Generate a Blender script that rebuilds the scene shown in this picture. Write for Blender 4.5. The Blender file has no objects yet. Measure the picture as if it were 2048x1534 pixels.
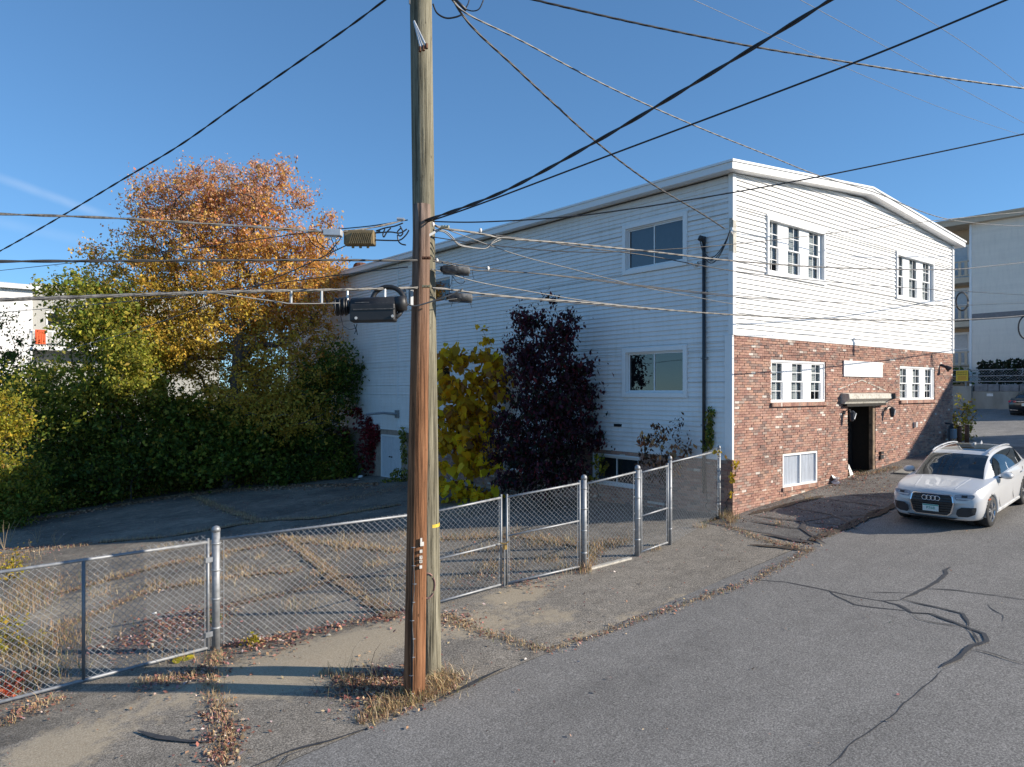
import bpy, bmesh, math, random
import numpy as np
from mathutils import Vector, Matrix, noise as mnoise
R = math.radians
scene = bpy.context.scene
COL = scene.collection
random.seed(7)
rng = np.random.default_rng(11)

# ---------------------------------------------------------------- camera
# world axes: x runs along the street (and the brick front), y away from it
YAW = R(39.3); FPX = 1438.0; HOR = 781.0
CAMP = Vector((-15.46, -10.29, 3.1))
RT = Vector((math.cos(YAW), -math.sin(YAW), 0)); FW = Vector((math.sin(YAW), math.cos(YAW), 0))
cam = bpy.data.cameras.new('camera'); camo = bpy.data.objects.new('camera', cam); COL.objects.link(camo)
camo.location = CAMP; camo.rotation_euler = (R(90), 0, -YAW)
cam.sensor_width = 36; cam.lens = 36*FPX/2048; cam.shift_y = (HOR-767)/2048
cam.clip_start = .05; cam.clip_end = 3000
scene.camera = camo

# ---------------------------------------------------------------- sky, sun, exposure
SUN_EL = R(23.5); SUN_AZ = (.6395, -.769)
w = bpy.data.worlds.new('World'); scene.world = w; w.use_nodes = True
nt = w.node_tree; bg = nt.nodes['Background']
sky = nt.nodes.new('ShaderNodeTexSky'); sky.sky_type = 'NISHITA'; sky.sun_disc = False
sky.sun_elevation = SUN_EL; sky.sun_rotation = math.atan2(SUN_AZ[0], SUN_AZ[1])
sky.altitude = 100; sky.air_density = .75; sky.dust_density = .0; sky.ozone_density = 4.5
gm_ = nt.nodes.new('ShaderNodeGamma'); gm_.inputs[1].default_value = .72; nt.links.new(sky.outputs[0], gm_.inputs[0])
tn_ = nt.nodes.new('ShaderNodeMix'); tn_.data_type = 'RGBA'; tn_.blend_type = 'MULTIPLY'; tn_.inputs[0].default_value = 1; tn_.inputs[7].default_value = (.66, .97, 1.17, 1)
nt.links.new(gm_.outputs[0], tn_.inputs[6]); SKYCOL = tn_.outputs[2]
bg.inputs[1].default_value = .15
sl = bpy.data.lights.new('sun', 'SUN'); slo = bpy.data.objects.new('sun', sl); COL.objects.link(slo)
sl.energy = 4.8; sl.angle = R(.53); sl.color = (1, .905, .765)
sd = Vector((SUN_AZ[0]*math.cos(SUN_EL), SUN_AZ[1]*math.cos(SUN_EL), math.sin(SUN_EL)))
slo.rotation_euler = sd.to_track_quat('Z', 'Y').to_euler(); slo.location = (0, -20, 30)
vs = scene.view_settings; vs.view_transform = 'Standard'; vs.look = 'None'; vs.exposure = .6; vs.gamma = 1
vs.use_curve_mapping = False

# ---------------------------------------------------------------- places
def G(x, y):                                   # height of the ground
    if x < 14: z = .08*max(x, -40)
    else: z = 1.12 + .045*min(x-14, 22)
    if y > 0:
        k = min(max((9-x)/8, 0), 1)
        z -= .037*min(y, 26)*k
    return z
def ray(px, py): return RT*((px-1024)/FPX) + FW + Vector((0, 0, (HOR-py)/FPX))
def at(px, py, Y): return CAMP + ray(px, py)*Y
def gp(px, py, dz=0):                          # where a line of sight meets the ground
    d = ray(px, py); Y = 10.0
    lo, hi = 2.0, 90.0
    for _ in range(50):
        m = (lo+hi)/2; p = CAMP + d*m
        if p.z > G(p.x, p.y): lo = m
        else: hi = m
    p = CAMP + d*lo; p.z = G(p.x, p.y)+dz
    return p
def onplane(px, py, axis, val):                # meets the plane x=val / y=val
    d = ray(px, py); k = (val-CAMP[axis])/d[axis]
    return CAMP + d*k
def fs(px): return onplane(px, 700, 1, 0).x    # along the front wall
def fz(px, py): return onplane(px, py, 1, 0).z
def wt(px): return onplane(px, 700, 0, 0).y    # along the side wall
def wz(px, py): return onplane(px, py, 0, 0).z

# faint old vapour trail and thin streak in the sky (by direction, not by picture)
def sky_streak(a, b, wid, amt, col):
    d0, d1 = ray(*a).normalized(), ray(*b).normalized(); nrm = d0.cross(d1).normalized(); c = (d0+d1).normalized(); half = math.cos(d0.angle(d1)/2*1.25)
    g = nt.nodes.new('ShaderNodeTexCoord').outputs['Generated']
    def vm(op, v): n = nt.nodes.new('ShaderNodeVectorMath'); n.operation = op; nt.links.new(g, n.inputs[0]); n.inputs[1].default_value = v; return n.outputs['Value']
    def mr(src, f0, f1, t0, t1): n = nt.nodes.new('ShaderNodeMapRange'); n.interpolation_type = 'SMOOTHSTEP'; nt.links.new(src, n.inputs[0]); [setattr(n.inputs[i+1], 'default_value', v) for i, v in enumerate((f0, f1, t0, t1))]; return n.outputs[0]
    ab = nt.nodes.new('ShaderNodeMath'); ab.operation = 'ABSOLUTE'; nt.links.new(vm('DOT_PRODUCT', nrm), ab.inputs[0])
    f1 = mr(ab.outputs[0], 0, wid, 1, 0); f2 = mr(vm('DOT_PRODUCT', c), half, half+(1-half)*.7, 0, 1)
    nz = nt.nodes.new('ShaderNodeTexNoise'); nz.inputs['Scale'].default_value = 30; nt.links.new(g, nz.inputs['Vector'])
    m1 = nt.nodes.new('ShaderNodeMath'); m1.operation = 'MULTIPLY'; nt.links.new(f1, m1.inputs[0]); nt.links.new(f2, m1.inputs[1])
    m2 = nt.nodes.new('ShaderNodeMath'); m2.operation = 'MULTIPLY'; nt.links.new(m1.outputs[0], m2.inputs[0]); nt.links.new(nz.outputs[0], m2.inputs[1])
    m3 = nt.nodes.new('ShaderNodeMath'); m3.operation = 'MULTIPLY'; nt.links.new(m2.outputs[0], m3.inputs[0]); m3.inputs[1].default_value = amt
    mx = nt.nodes.new('ShaderNodeMix'); mx.data_type = 'RGBA'; nt.links.new(m3.outputs[0], mx.inputs[0]); nt.links.new(col, mx.inputs[6]); mx.inputs[7].default_value = (4.6, 4.9, 5.3, 1); return mx.outputs[2]
SKYCOL = sky_streak((-260, 262), (200, 428),   .008, .22, SKYCOL); SKYCOL = sky_streak((-200, 400), (170, 482), .010, .10, SKYCOL)
nt.links.new(SKYCOL, bg.inputs[0])

# ---------------------------------------------------------------- object helpers
BASE = {}
def base_of(o): return BASE.get(o.name, Vector((0, 0, 0))) if o else Vector((0, 0, 0))
def tag(o, label=None, cat=None, group=None, kind=None):
    if label: o['label'] = label
    if cat: o['category'] = cat
    if group: o['group'] = group
    if kind: o['kind'] = kind
    return o
def empty(name, loc, label, cat, group=None):
    o = bpy.data.objects.new(name, None); COL.objects.link(o); o.empty_display_size = .2
    o.location = loc; BASE[o.name] = Vector(loc)
    return tag(o, label, cat, group)
def finish(name, me, mat, parent=None, smooth=False, loc=None):
    o = bpy.data.objects.new(name, me); COL.objects.link(o)
    if mat is not None: me.materials.append(mat)
    if smooth: me.polygons.foreach_set('use_smooth', [True]*len(me.polygons))
    if parent is not None:
        o.parent = parent; BASE[o.name] = base_of(parent) + (Vector(loc) if loc is not None else Vector((0,0,0)))
    if loc is not None: o.location = loc
    return o
class MB:
    def __init__(s): s.v = []; s.f = []
    def add(s, vs, fs):
        n = len(s.v); s.v += [tuple(v) for v in vs]; s.f += [tuple(i+n for i in f) for f in fs]; return s
    def quad(s, a, b, c, d): return s.add([a, b, c, d], [(0, 1, 2, 3)])
    def box(s, x0, x1, y0, y1, z0, z1):
        return s.add([(x, y, z) for z in (z0, z1) for y in (y0, y1) for x in (x0, x1)],
                     [(0,2,3,1), (4,5,7,6), (0,1,5,4), (2,6,7,3), (0,4,6,2), (1,3,7,5)])
    def obox(s, c, ax, ay, az):                # half axes as vectors
        c, ax, ay, az = map(Vector, (c, ax, ay, az))
        vs = [c+ax*i+ay*j+az*k for k in (-1,1) for j in (-1,1) for i in (-1,1)]
        return s.add(vs, [(0,2,3,1), (4,5,7,6), (0,1,5,4), (2,6,7,3), (0,4,6,2), (1,3,7,5)])
    def bar(s, p0, p1, w, h=None, up=(0,0,1)):
        p0, p1 = Vector(p0), Vector(p1); d = (p1-p0)/2; u = Vector(up)
        sd = d.cross(u)
        if sd.length < 1e-6: sd = d.cross(Vector((1,0,0)))
        sd.normalize(); u2 = sd.cross(d).normalized()
        return s.obox((p0+p1)/2, d, sd*w/2, u2*(h or w)/2)
    def tube(s, pts, rad, n=6, caps=True, flute=None):
        pts = [Vector(p) for p in pts]; m = len(pts)
        rr = rad if hasattr(rad, '__len__') else [rad]*m
        ref = None; base = len(s.v)
        for i, p in enumerate(pts):
            d = (pts[min(i+1, m-1)]-pts[max(i-1, 0)]).normalized()
            if ref is None:
                ref = Vector((0,0,1)) if abs(d.z) < .9 else Vector((1,0,0))
            a = (ref - d*ref.dot(d))
            if a.length < 1e-5: a = d.orthogonal()
            a.normalize(); b = d.cross(a); ref = a
            for k in range(n):
                t = 2*math.pi*k/n
                s.v.append(tuple(p + (a*math.cos(t)+b*math.sin(t))*rr[i]))
        for i in range(m-1):
            for k in range(n):
                k2 = (k+1) % n
                s.f.append((base+i*n+k, base+i*n+k2, base+(i+1)*n+k2, base+(i+1)*n+k))
        if caps:
            s.f.append(tuple(base+k for k in reversed(range(n))))
            s.f.append(tuple(base+(m-1)*n+k for k in range(n)))
        return s
    def disc_prism(s, outline, axis_vec):      # extrude a 3D outline
        n = len(outline); a = [Vector(p) for p in outline]; b = [p+Vector(axis_vec) for p in a]
        s.add(a+b, [tuple(reversed(range(n))), tuple(range(n, 2*n))] + [(i, (i+1) % n, n+(i+1) % n, n+i) for i in range(n)])
        return s
    def mesh(s, name, base=Vector((0,0,0))):
        me = bpy.data.meshes.new(name)
        me.from_pydata([(x-base[0], y-base[1], z-base[2]) for x, y, z in s.v], [], s.f); me.update()
        return me
    def build(s, name, mat, parent=None, smooth=False):
        return finish(name, s.mesh(name, base_of(parent)), mat, parent, smooth)
    def fix(s, o):
        bm = bmesh.new(); bm.from_mesh(o.data); bmesh.ops.recalc_face_normals(bm, faces=bm.faces); bm.to_mesh(o.data); bm.free()
def bevel(o, wd=.01, seg=2):
    m = o.modifiers.new('bevel', 'BEVEL'); m.width = wd; m.segments = seg; m.limit_method = 'ANGLE'; return o

# ---------------------------------------------------------------- materials
MATS = {}
def nodes(name):
    m = bpy.data.materials.new(name); m.use_nodes = True; t = m.node_tree
    return m, t, t.nodes['Principled BSDF']
def N(t, kind, **kw):
    n = t.nodes.new(kind)
    for k, v in kw.items():
        if k in n.inputs: n.inputs[k].default_value = v
        else: setattr(n, k, v)
    return n
def noise_node(t, vec, scale, detail=4, rough=.55, dist=0):
    n = N(t, 'ShaderNodeTexNoise'); n.inputs['Scale'].default_value = scale
    n.inputs['Detail'].default_value = detail; n.inputs['Roughness'].default_value = rough; n.inputs['Distortion'].default_value = dist
    t.links.new(vec, n.inputs['Vector']); return n
def ramp(t, fac, stops, interp='LINEAR'):
    r = N(t, 'ShaderNodeValToRGB'); cr = r.color_ramp; cr.interpolation = interp
    while len(cr.elements) < len(stops): cr.elements.new(.5)
    for e, (p, c) in zip(cr.elements, stops):
        e.position = p; e.color = (*c, 1) if len(c) == 3 else c
    t.links.new(fac, r.inputs[0]); return r
def mixc(t, fac, a, b, mode='MIX'):
    m = N(t, 'ShaderNodeMix', data_type='RGBA', blend_type=mode)
    for sock, val in ((m.inputs[0], fac), (m.inputs[6], a), (m.inputs[7], b)):
        if isinstance(val, (int, float)): sock.default_value = val
        elif isinstance(val, tuple): sock.default_value = (*val, 1)
        else: t.links.new(val, sock)
    return m.outputs[2]
def sc(c, k): return tuple(min(x*k, 1) for x in c)
def vec_of(t, coords='Object', scale=None):
    c = N(t, 'ShaderNodeTexCoord'); v = c.outputs[coords]
    if scale:
        mp = N(t, 'ShaderNodeMapping'); mp.inputs['Scale'].default_value = scale; t.links.new(v, mp.inputs[0]); v = mp.outputs[0]
    return v
def bump(t, b, h, strength=.3, dist=.01):
    n = N(t, 'ShaderNodeBump'); n.inputs['Strength'].default_value = strength; n.inputs['Distance'].default_value = dist
    t.links.new(h, n.inputs['Height']); t.links.new(n.outputs[0], b.inputs['Normal'])
def M(name, c, rough=.6, metal=0, var=.15, scale=6, bmp=0, bscale=60, spec=.5, stretch=None, rvar=.1, dirt=None):
    if name in MATS: return MATS[name]
    m, t, b = nodes(name); v = vec_of(t, 'Object', stretch)
    n = noise_node(t, v, scale, 5)
    col = ramp(t, n.outputs[0], [(.3, sc(c, 1-var)), (.7, sc(c, 1+var))]).outputs[0]
    if dirt:                                    # (colour, scale, amount)
        n2 = noise_node(t, v, dirt[1], 6, .65)
        f = ramp(t, n2.outputs[0], [(.5, (0,0,0)), (.72, (dirt[2],)*3)]).outputs[0]
        col = mixc(t, f, col, dirt[0])
    t.links.new(col, b.inputs['Base Color'])
    rr = ramp(t, n.outputs[0], [(.3, (max(rough-rvar, 0),)*3), (.7, (min(rough+rvar, 1),)*3)])
    t.links.new(rr.outputs[0], b.inputs['Roughness'])
    b.inputs['Metallic'].default_value = metal; b.inputs['Specular IOR Level'].default_value = spec
    if bmp: bump(t, b, noise_node(t, v, bscale, 4).outputs[0], bmp)
    MATS[name] = m; return m
def asphalt(name, base, patch, grain=.22, sand=False, big=.25):
    m, t, b = nodes(name); v = vec_of(t)
    n1 = noise_node(t, v, .45, 6, .6); n2 = noise_node(t, v, 3.0, 6, .65); n3 = noise_node(t, v, 48, 3, .85); n4 = noise_node(t, v, 95, 2, .7)
    col = mixc(t, ramp(t, n1.outputs[0], [(.35, (0,0,0)), (.65, (1,1,1))]).outputs[0], base, patch)
    col = mixc(t, 1.0, col, ramp(t, n2.outputs[0], [(.3, (1-big,)*3), (.7, (1+big*.6,)*3)]).outputs[0], 'MULTIPLY')
    col = mixc(t, 1.0, col, ramp(t, n3.outputs[0], [(.36, (1-grain*1.5,)*3), (.5, (.97,)*3), (.64, (1+grain*2.4,)*3)]).outputs[0], 'MULTIPLY')
    spk = ramp(t, n4.outputs[0], [(.66, (0,0,0)), (.74, (.55,)*3)]).outputs[0]
    col = mixc(t, spk, col, (.42, .41, .39))
    nw = noise_node(t, vec_of(t, 'Object', (.12, 1.1, 1)), 1.0, 4, .6)
    col = mixc(t, 1.0, col, ramp(t, nw.outputs[0], [(.3, (.90,)*3), (.7, (1.08,)*3)]).outputs[0], 'MULTIPLY')
    no = noise_node(t, v, 1.7, 3, .5); no2 = noise_node(t, v, 7.0, 4, .6)
    mo_ = N(t, 'ShaderNodeMath', operation='MULTIPLY'); t.links.new(no.outputs[0], mo_.inputs[0]); t.links.new(no2.outputs[0], mo_.inputs[1])
    col = mixc(t, ramp(t, mo_.outputs[0], [(.40, (0,0,0)), (.47, (.55,)*3)]).outputs[0], col, sc(base, .45))
    if sand:
        at_ = N(t, 'ShaderNodeAttribute', attribute_name='sand')
        ns = noise_node(t, v, 5.5, 6, .7)
        mm = N(t, 'ShaderNodeMath', operation='ADD'); t.links.new(at_.outputs['Fac'], mm.inputs[0]); t.links.new(ns.outputs[0], mm.inputs[1])
        f = ramp(t, mm.outputs[0], [(.78, (0,0,0)), (1.02, (.8,)*3)]).outputs[0]
        sc_ = mixc(t, ramp(t, n3.outputs[0], [(.3, (0,0,0)), (.7, (1,1,1))]).outputs[0], (.33, .262, .175), (.54, .45, .325))
        col = mixc(t, f, col, sc_)
    t.links.new(col, b.inputs['Base Color']); b.inputs['Roughness'].default_value = .88; b.inputs['Specular IOR Level'].default_value = .3
    bump(t, b, n3.outputs[0], .55, .006); MATS[name] = m; return m
ROAD = asphalt('road asphalt', (.195, .184, .170), (.222, .209, .193), .33, False, .10)
APRON = asphalt('apron asphalt', (.225, .20, .168), (.275, .24, .195), .42, True)
LOT = asphalt('lot asphalt', (.135, .121, .103), (.255, .222, .178), .36, True, .35)
WALK = asphalt('walk asphalt', (.125, .118, .110), (.18, .168, .153), .4, True, .35)
DRIVE = asphalt('drive asphalt', (.20, .195, .19), (.25, .24, .225), .2)
TAR = M('tar', (.052, .052, .054), .6, var=.3, scale=9, bmp=.2)
DEBRIS = M('dry debris', (.25, .17, .105), .95, var=.5, scale=22, bmp=.6, bscale=50)
SOIL = M('soil', (.075, .055, .038), .95, var=.45, scale=14, bmp=.5, bscale=70)
EARTH = M('earth', (.10, .10, .05), .95, var=.4, scale=2, bmp=.4)

# siding: white vinyl, faint grime and streaks
def siding(name, c, grime):
    m, t, b = nodes(name); v = vec_of(t)
    n = noise_node(t, v, 1.1, 6, .6); n2 = noise_node(t, vec_of(t, 'Object', (3, 3, .5)), 2.2, 5, .6)
    col = ramp(t, n.outputs[0], [(.3, sc(c, .93)), (.7, c)]).outputs[0]
    col = mixc(t, ramp(t, n2.outputs[0], [(.48, (0,0,0)), (.75, (.6,)*3)]).outputs[0], col, grime)
    oi = N(t, 'ShaderNodeObjectInfo'); col = mixc(t, 1.0, col, ramp(t, oi.outputs['Random'], [(0, (.95,)*3), (1, (1,1,1))]).outputs[0], 'MULTIPLY')
    t.links.new(col, b.inputs['Base Color']); b.inputs['Roughness'].default_value = .5; b.inputs['Specular IOR Level'].default_value = .35
    bump(t, b, noise_node(t, vec_of(t, 'Object', (1, 1, 9)), 30, 3).outputs[0], .06)
    MATS[name] = m; return m
SIDING = siding('white siding', (.85, .84, .83), (.68, .67, .63))
SIDING2 = siding('cream siding', (.84, .76, .66), (.70, .63, .55))
TRIM = M('white trim', (.80, .80, .80), .45, var=.04, scale=3, dirt=((.5, .5, .46), 3, .25))
FASCIA = M('fascia metal', (.78, .78, .78), .4, var=.05, scale=2, dirt=((.5, .5, .48), 2, .25))
ROOF = M('roof membrane', (.24, .24, .24), .8, var=.2)
MORTAR = M('mortar', (.37, .29, .235), .95, var=.2, scale=12, bmp=.5, bscale=90, dirt=((.15, .13, .12), 4, .6))
def brick_mat(name, island):
    m, t, b = nodes(name); v = vec_of(t)
    src = N(t, 'ShaderNodeNewGeometry').outputs['Random Per Island'] if island else N(t, 'ShaderNodeObjectInfo').outputs['Random']
    r = ramp(t, src, [(0, (.34, .165, .115)), (.14, (.39, .195, .135)), (.28, (.30, .140, .102)), (.42, (.42, .215, .140)), (.55, (.27, .165, .13)),
                      (.66, (.36, .195, .145)), (.77, (.21, .135, .115)), (.84, (.40, .235, .165)), (.93, (.36, .26, .21)), (.968, (.58, .50, .43))], 'CONSTANT')
    n = noise_node(t, v, 24, 5, .7); n2 = noise_node(t, v, 1.1, 4)
    col = mixc(t, 1.0, r.outputs[0], ramp(t, n.outputs[0], [(.3, (.72,)*3), (.7, (1.32,)*3)]).outputs[0], 'MULTIPLY')
    col = mixc(t, 1.0, col, ramp(t, n2.outputs[0], [(.35, (.85,)*3), (.65, (1.12,)*3)]).outputs[0], 'MULTIPLY')
    hs_ = N(t, 'ShaderNodeHueSaturation'); hs_.inputs['Saturation'].default_value = .84; t.links.new(col, hs_.inputs['Color']); col = hs_.outputs[0]
    t.links.new(col, b.inputs['Base Color']); b.inputs['Roughness'].default_value = .92; b.inputs['Specular IOR Level'].default_value = .25
    bump(t, b, noise_node(t, v, 60, 4, .7).outputs[0], .7, .012); MATS[name] = m; return m
BRICKS = brick_mat('bricks', True); BRICK = brick_mat('brick', False)
GALV = M('galvanised steel', (.29, .30, .315), .55, .45, var=.2, scale=14, rvar=.12)
WIREM = M('galvanised wire', (.34, .35, .36), .5, .3, var=.1, scale=20)
RUST = M('rusty steel', (.16, .07, .04), .85, .2, var=.4, scale=20)
DARKMET = M('dark metal', (.045, .05, .058), .5, .4, var=.2)
BLACKPL = M('black plastic', (.022, .022, .024), .45, var=.25, scale=8)
GREYPL = M('dusty black plastic', (.07, .07, .072), .6, var=.45, scale=18, dirt=((.30, .30, .29), 11, .7))
RUBBER = M('cable rubber', (.022, .023, .027), .45, var=.2)
ALUCAB = M('grey cable', (.15, .15, .15), .45, .3, var=.25, scale=12)
TANMET = M('tan cast metal', (.26, .19, .10), .55, .35, var=.25, scale=14)
LIGHTMET = M('light aluminium', (.62, .62, .62), .4, .5, var=.1)
PORCEL = M('porcelain', (.75, .72, .68), .25)
CONCRETE = M('concrete', (.30, .285, .25), .9, var=.16, scale=1.6, bmp=.3, bscale=30, stretch=(1, 1, .35), dirt=((.17, .16, .14), 1.4, .6))
STONE = M('stone', (.21, .21, .22), .9, var=.3, scale=4, bmp=.4)
PAPER = M('white litter', (.75, .74, .72), .7)
def glass_mat(name, tint=(.02, .022, .025), rough=.03, body=.82):
    m, t, b = nodes(name)
    b.inputs['Base Color'].default_value = (*tint, 1); b.inputs['Roughness'].default_value = rough; b.inputs['IOR'].default_value = 1.8
    b.inputs['Specular IOR Level'].default_value = .8
    n = noise_node(t, vec_of(t), .8, 2); bump(t, b, n.outputs[0], .03, .05)
    tr = N(t, 'ShaderNodeBsdfTransparent'); tr.inputs[0].default_value = (.75, .8, .82, 1)
    mx = N(t, 'ShaderNodeMixShader'); mx.inputs[0].default_value = body
    t.links.new(tr.outputs[0], mx.inputs[1]); t.links.new(b.outputs[0], mx.inputs[2])
    t.links.new(mx.outputs[0], t.nodes['Material Output'].inputs[0]); MATS[name] = m; return m
GLASS = glass_mat('window glass', (.012, .013, .015), .02, .6); GLASSF = glass_mat('front window glass', (.012, .013, .015), .02, .22)
CARGLASS = glass_mat('car glass', (.006, .008, .009), .01, .8)
BLIND = M('grey blind', (.66, .65, .63), .8, var=.12, scale=3)
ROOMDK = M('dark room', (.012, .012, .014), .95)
DOORDK = M('near black door', (.020, .016, .013), .9, var=.5, scale=9)  # near black colour for the doorway recess, door and hood soffit
def wood_pole(name, c1, c2, c3, top=False):
    m, t, b = nodes(name); v = vec_of(t, 'Object', (7, 7, .30)); n = noise_node(t, v, 3.0, 8, .75, .5)
    v2 = vec_of(t, 'Object', (15, 15, .35)); n2 = noise_node(t, v2, 2.0, 5, .7); n3 = noise_node(t, vec_of(t, 'Object', (1, 1, .5)), 1.7, 4)
    n4 = noise_node(t, vec_of(t, 'Object', (14, 14, 3)), 3, 3)
    col = ramp(t, n.outputs[0], [(.3, c1), (.5, c2), (.72, c3)]).outputs[0]
    col = mixc(t, 1.0, col, ramp(t, n2.outputs[0], [(.38, (.30,)*3), (.5, (.95,)*3), (.7, (1.2,)*3)]).outputs[0], 'MULTIPLY')
    col = mixc(t, ramp(t, n3.outputs[0], [(.45, (0,0,0)), (.7, (.55,)*3)]).outputs[0], col, sc(c1, 1.2))
    col = mixc(t, ramp(t, n4.outputs[0], [(.66, (0,0,0)), (.72, (.8,)*3)]).outputs[0], col, sc(c1, .35))
    if top:                                     # weathered grey toward the top of the old pole
        sx = N(t, 'ShaderNodeSeparateXYZ'); t.links.new(vec_of(t), sx.inputs[0]); mr = N(t, 'ShaderNodeMapRange'); t.links.new(sx.outputs[2], mr.inputs[0])
        for i, v_ in enumerate((4.0, 6.2, 0, .8)): mr.inputs[i+1].default_value = v_
        col = mixc(t, mr.outputs[0], col, mixc(t, 1.0, ramp(t, n.outputs[0], [(.3, (.13,.10,.085)), (.7, (.36,.29,.25))]).outputs[0], ramp(t, n2.outputs[0], [(.38, (.3,)*3), (.6, (1.1,)*3)]).outputs[0], 'MULTIPLY'))
    t.links.new(col, b.inputs['Base Color']); b.inputs['Roughness'].default_value = .9; b.inputs['Specular IOR Level'].default_value = .2
    bump(t, b, n2.outputs[0], 1.0, .02); MATS[name] = m; return m
BROWNPOLE = wood_pole('brown pole wood', (.11, .052, .028), (.27, .125, .062), (.38, .20, .105), True)
GREENPOLE = wood_pole('green treated pole', (.11, .098, .068), (.25, .228, .165), (.38, .35, .27))
OLDWOOD = M('weathered white wood', (.52, .49, .43), .85, var=.2, scale=12, bmp=.4, dirt=((.16, .14, .11), 9, .7))
WOODGREY = M('grey pallet wood', (.22, .20, .17), .9, var=.3, scale=12)
TWIG = M('bark', (.085, .065, .05), .95, var=.35, scale=6, bmp=.5)
TWIGGREY = M('grey bark', (.12, .10, .09), .95, var=.35, scale=6, bmp=.5)
def leaf_mat(name, transl=.45, rough=.55):
    m, t, b = nodes(name); a = N(t, 'ShaderNodeAttribute', attribute_name='Col')
    col = mixc(t, 1.0, a.outputs[0], ramp(t, N(t, 'ShaderNodeNewGeometry').outputs['Random Per Island'], [(0, (.65,)*3), (1, (1.3,)*3)]).outputs[0], 'MULTIPLY')
    t.links.new(col, b.inputs['Base Color']); b.inputs['Roughness'].default_value = rough; b.inputs['Specular IOR Level'].default_value = .25
    tl = N(t, 'ShaderNodeBsdfTranslucent'); t.links.new(col, tl.inputs[0])
    mx = N(t, 'ShaderNodeMixShader'); mx.inputs[0].default_value = transl
    t.links.new(b.outputs[0], mx.inputs[1]); t.links.new(tl.outputs[0], mx.inputs[2])
    t.links.new(mx.outputs[0], t.nodes['Material Output'].inputs[0]); MATS[name] = m; return m
LEAF = leaf_mat('leaf'); DRYLEAF = leaf_mat('dry leaf', .12, .8)
# ================================================================ the ground
SAND = [(gp(x, y), r, k) for x, y, r, k in ((600,1335,1.0,.55), (700,1290,.7,.55), (500,1350,.8,.4), (1010,1195,.45,.55), (960,1250,.8,.5), (1060,1185,.4,.5), (1180,1285,.5,.55),
        (1280,1245,.5,.5), (1370,1215,.6,.35), (320,1400,.7,.3), (130,1490,.7,.4), (60,1540,.8,.3), (1110,1230,.5,.4), (820,1255,.6,.5), (640,1200,1.0,.35), (560,1130,1.1,.3),
        (200,1180,1.0,.35), (330,1120,1.5,.3), (100,1230,.8,.4), (700,1110,1.2,.2), (1100,1160,.5,.3), (1500,1165,.6,.35), (1420,1200,.5,.4), (1600,1105,.5,.4))]
def sandf(x, y):
    s = 0
    for p, r, k in SAND:
        d = ((x-p.x)**2+(y-p.y)**2)/(r*r)
        if d < 6: s += k*math.exp(-d)
    return min(s*1.12, .66)
def sheet(name, xs, ys, dz, mat, sand=False, wob=0):
    xs = list(xs); ys = list(ys); vs = []; sa = []
    for y in ys:
        for x in xs:
            vs.append((x, y, G(x, y)+dz+(wob*mnoise.noise((x*.6, y*.6, 3)) if wob else 0)))
            if sand: sa.append(sandf(x, y))
    n = len(xs)
    fs_ = [(j*n+i, j*n+i+1, (j+1)*n+i+1, (j+1)*n+i) for j in range(len(ys)-1) for i in range(n-1)]
    me = bpy.data.meshes.new(name); me.from_pydata(vs, [], fs_); me.update()
    if sand:
        a = me.attributes.new('sand', 'FLOAT', 'POINT'); a.data.foreach_set('value', sa)
    o = finish(name, me, mat, None, True); o['kind'] = 'structure'; return o
def lin(a, b, st): 
    n = max(1, int(round((b-a)/st))); return [a+(b-a)*i/n for i in range(n+1)]
far = [-1500, -600, -250, -120, -70, -40]
sheet('ground', far + lin(-36, 36, 3) + [60, 120, 300, 800, 1500], [-1500, -500, -150, -60, -30] + lin(-20, 36, 2) + [60, 120, 300, 800, 1500], -.06, EARTH)
sheet('road', [-120, -70] + lin(-40, 36, 1) + [60, 120], [-10.6, -9, -7, -5, -4, -3, -2.6], 0, ROAD)
sheet('apron_pavement', lin(-40, -18, 1)+lin(-17.8, -1.0, .12), lin(-2.6, .3, .12), .004, APRON, True, .008)
sheet('parking_lot', lin(-40, -20, 1)+lin(-19.75, 0, .25), lin(.3, 27, .25), 0, LOT, True, .02)
sheet('front_walk', lin(-1.0, 14.1, .15), lin(-2.6, .05, .15), .012, WALK, True, .006)
sheet('driveway', lin(14.1, 36, 1)+[60], [-2.6, -1.3] + lin(0, 34, 1), 0, DRIVE)
sheet('far_pavement', [-120, -70]+lin(-40, 36, 1)+[60, 120], [-13, -10.6], .1, DRIVE)

def ribbon(name, pts, w, mat, dz, parent, wob=.35, pix=True, taper=True):
    P = [gp(*p) if pix else Vector(p) for p in pts]
    # resample
    Q = [P[0]]
    for a, b in zip(P, P[1:]):
        n = max(1, int((b-a).length/.12))
        Q += [a.lerp(b, i/n) for i in range(1, n+1)]
    S = []
    for i, p in enumerate(Q):
        nz = Vector((mnoise.noise((p.x*2.1, p.y*2.1, 1)), mnoise.noise((p.x*2.1, p.y*2.1, 7)), 0))*.05*(1 if 0 < i < len(Q)-1 else 0)
        S.append(p+nz)
    m = MB(); vs = []
    for i, p in enumerate(S):
        d = (S[min(i+1, len(S)-1)]-S[max(i-1, 0)]); d.z = 0; d.normalize(); sd_ = Vector((-d.y, d.x, 0))
        ww = w*(1+wob*2*mnoise.noise((p.x*3, p.y*3, 5))+.35*mnoise.noise((p.x*17, p.y*17, 5)))/2
        if taper: ww *= min(1, .35+.3*min(i, len(S)-1-i))
        for s in (-1, 1):
            q = p+sd_*ww*s; vs.append((q.x, q.y, G(q.x, q.y)+dz))
    m.add(vs, [(2*i, 2*i+1, 2*i+3, 2*i+2) for i in range(len(S)-1)])
    o = m.build(name, mat, parent); return o
def zp(pts, ox, oy, k): return [(ox+x/k, oy+y/k) for x, y in pts]
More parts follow.
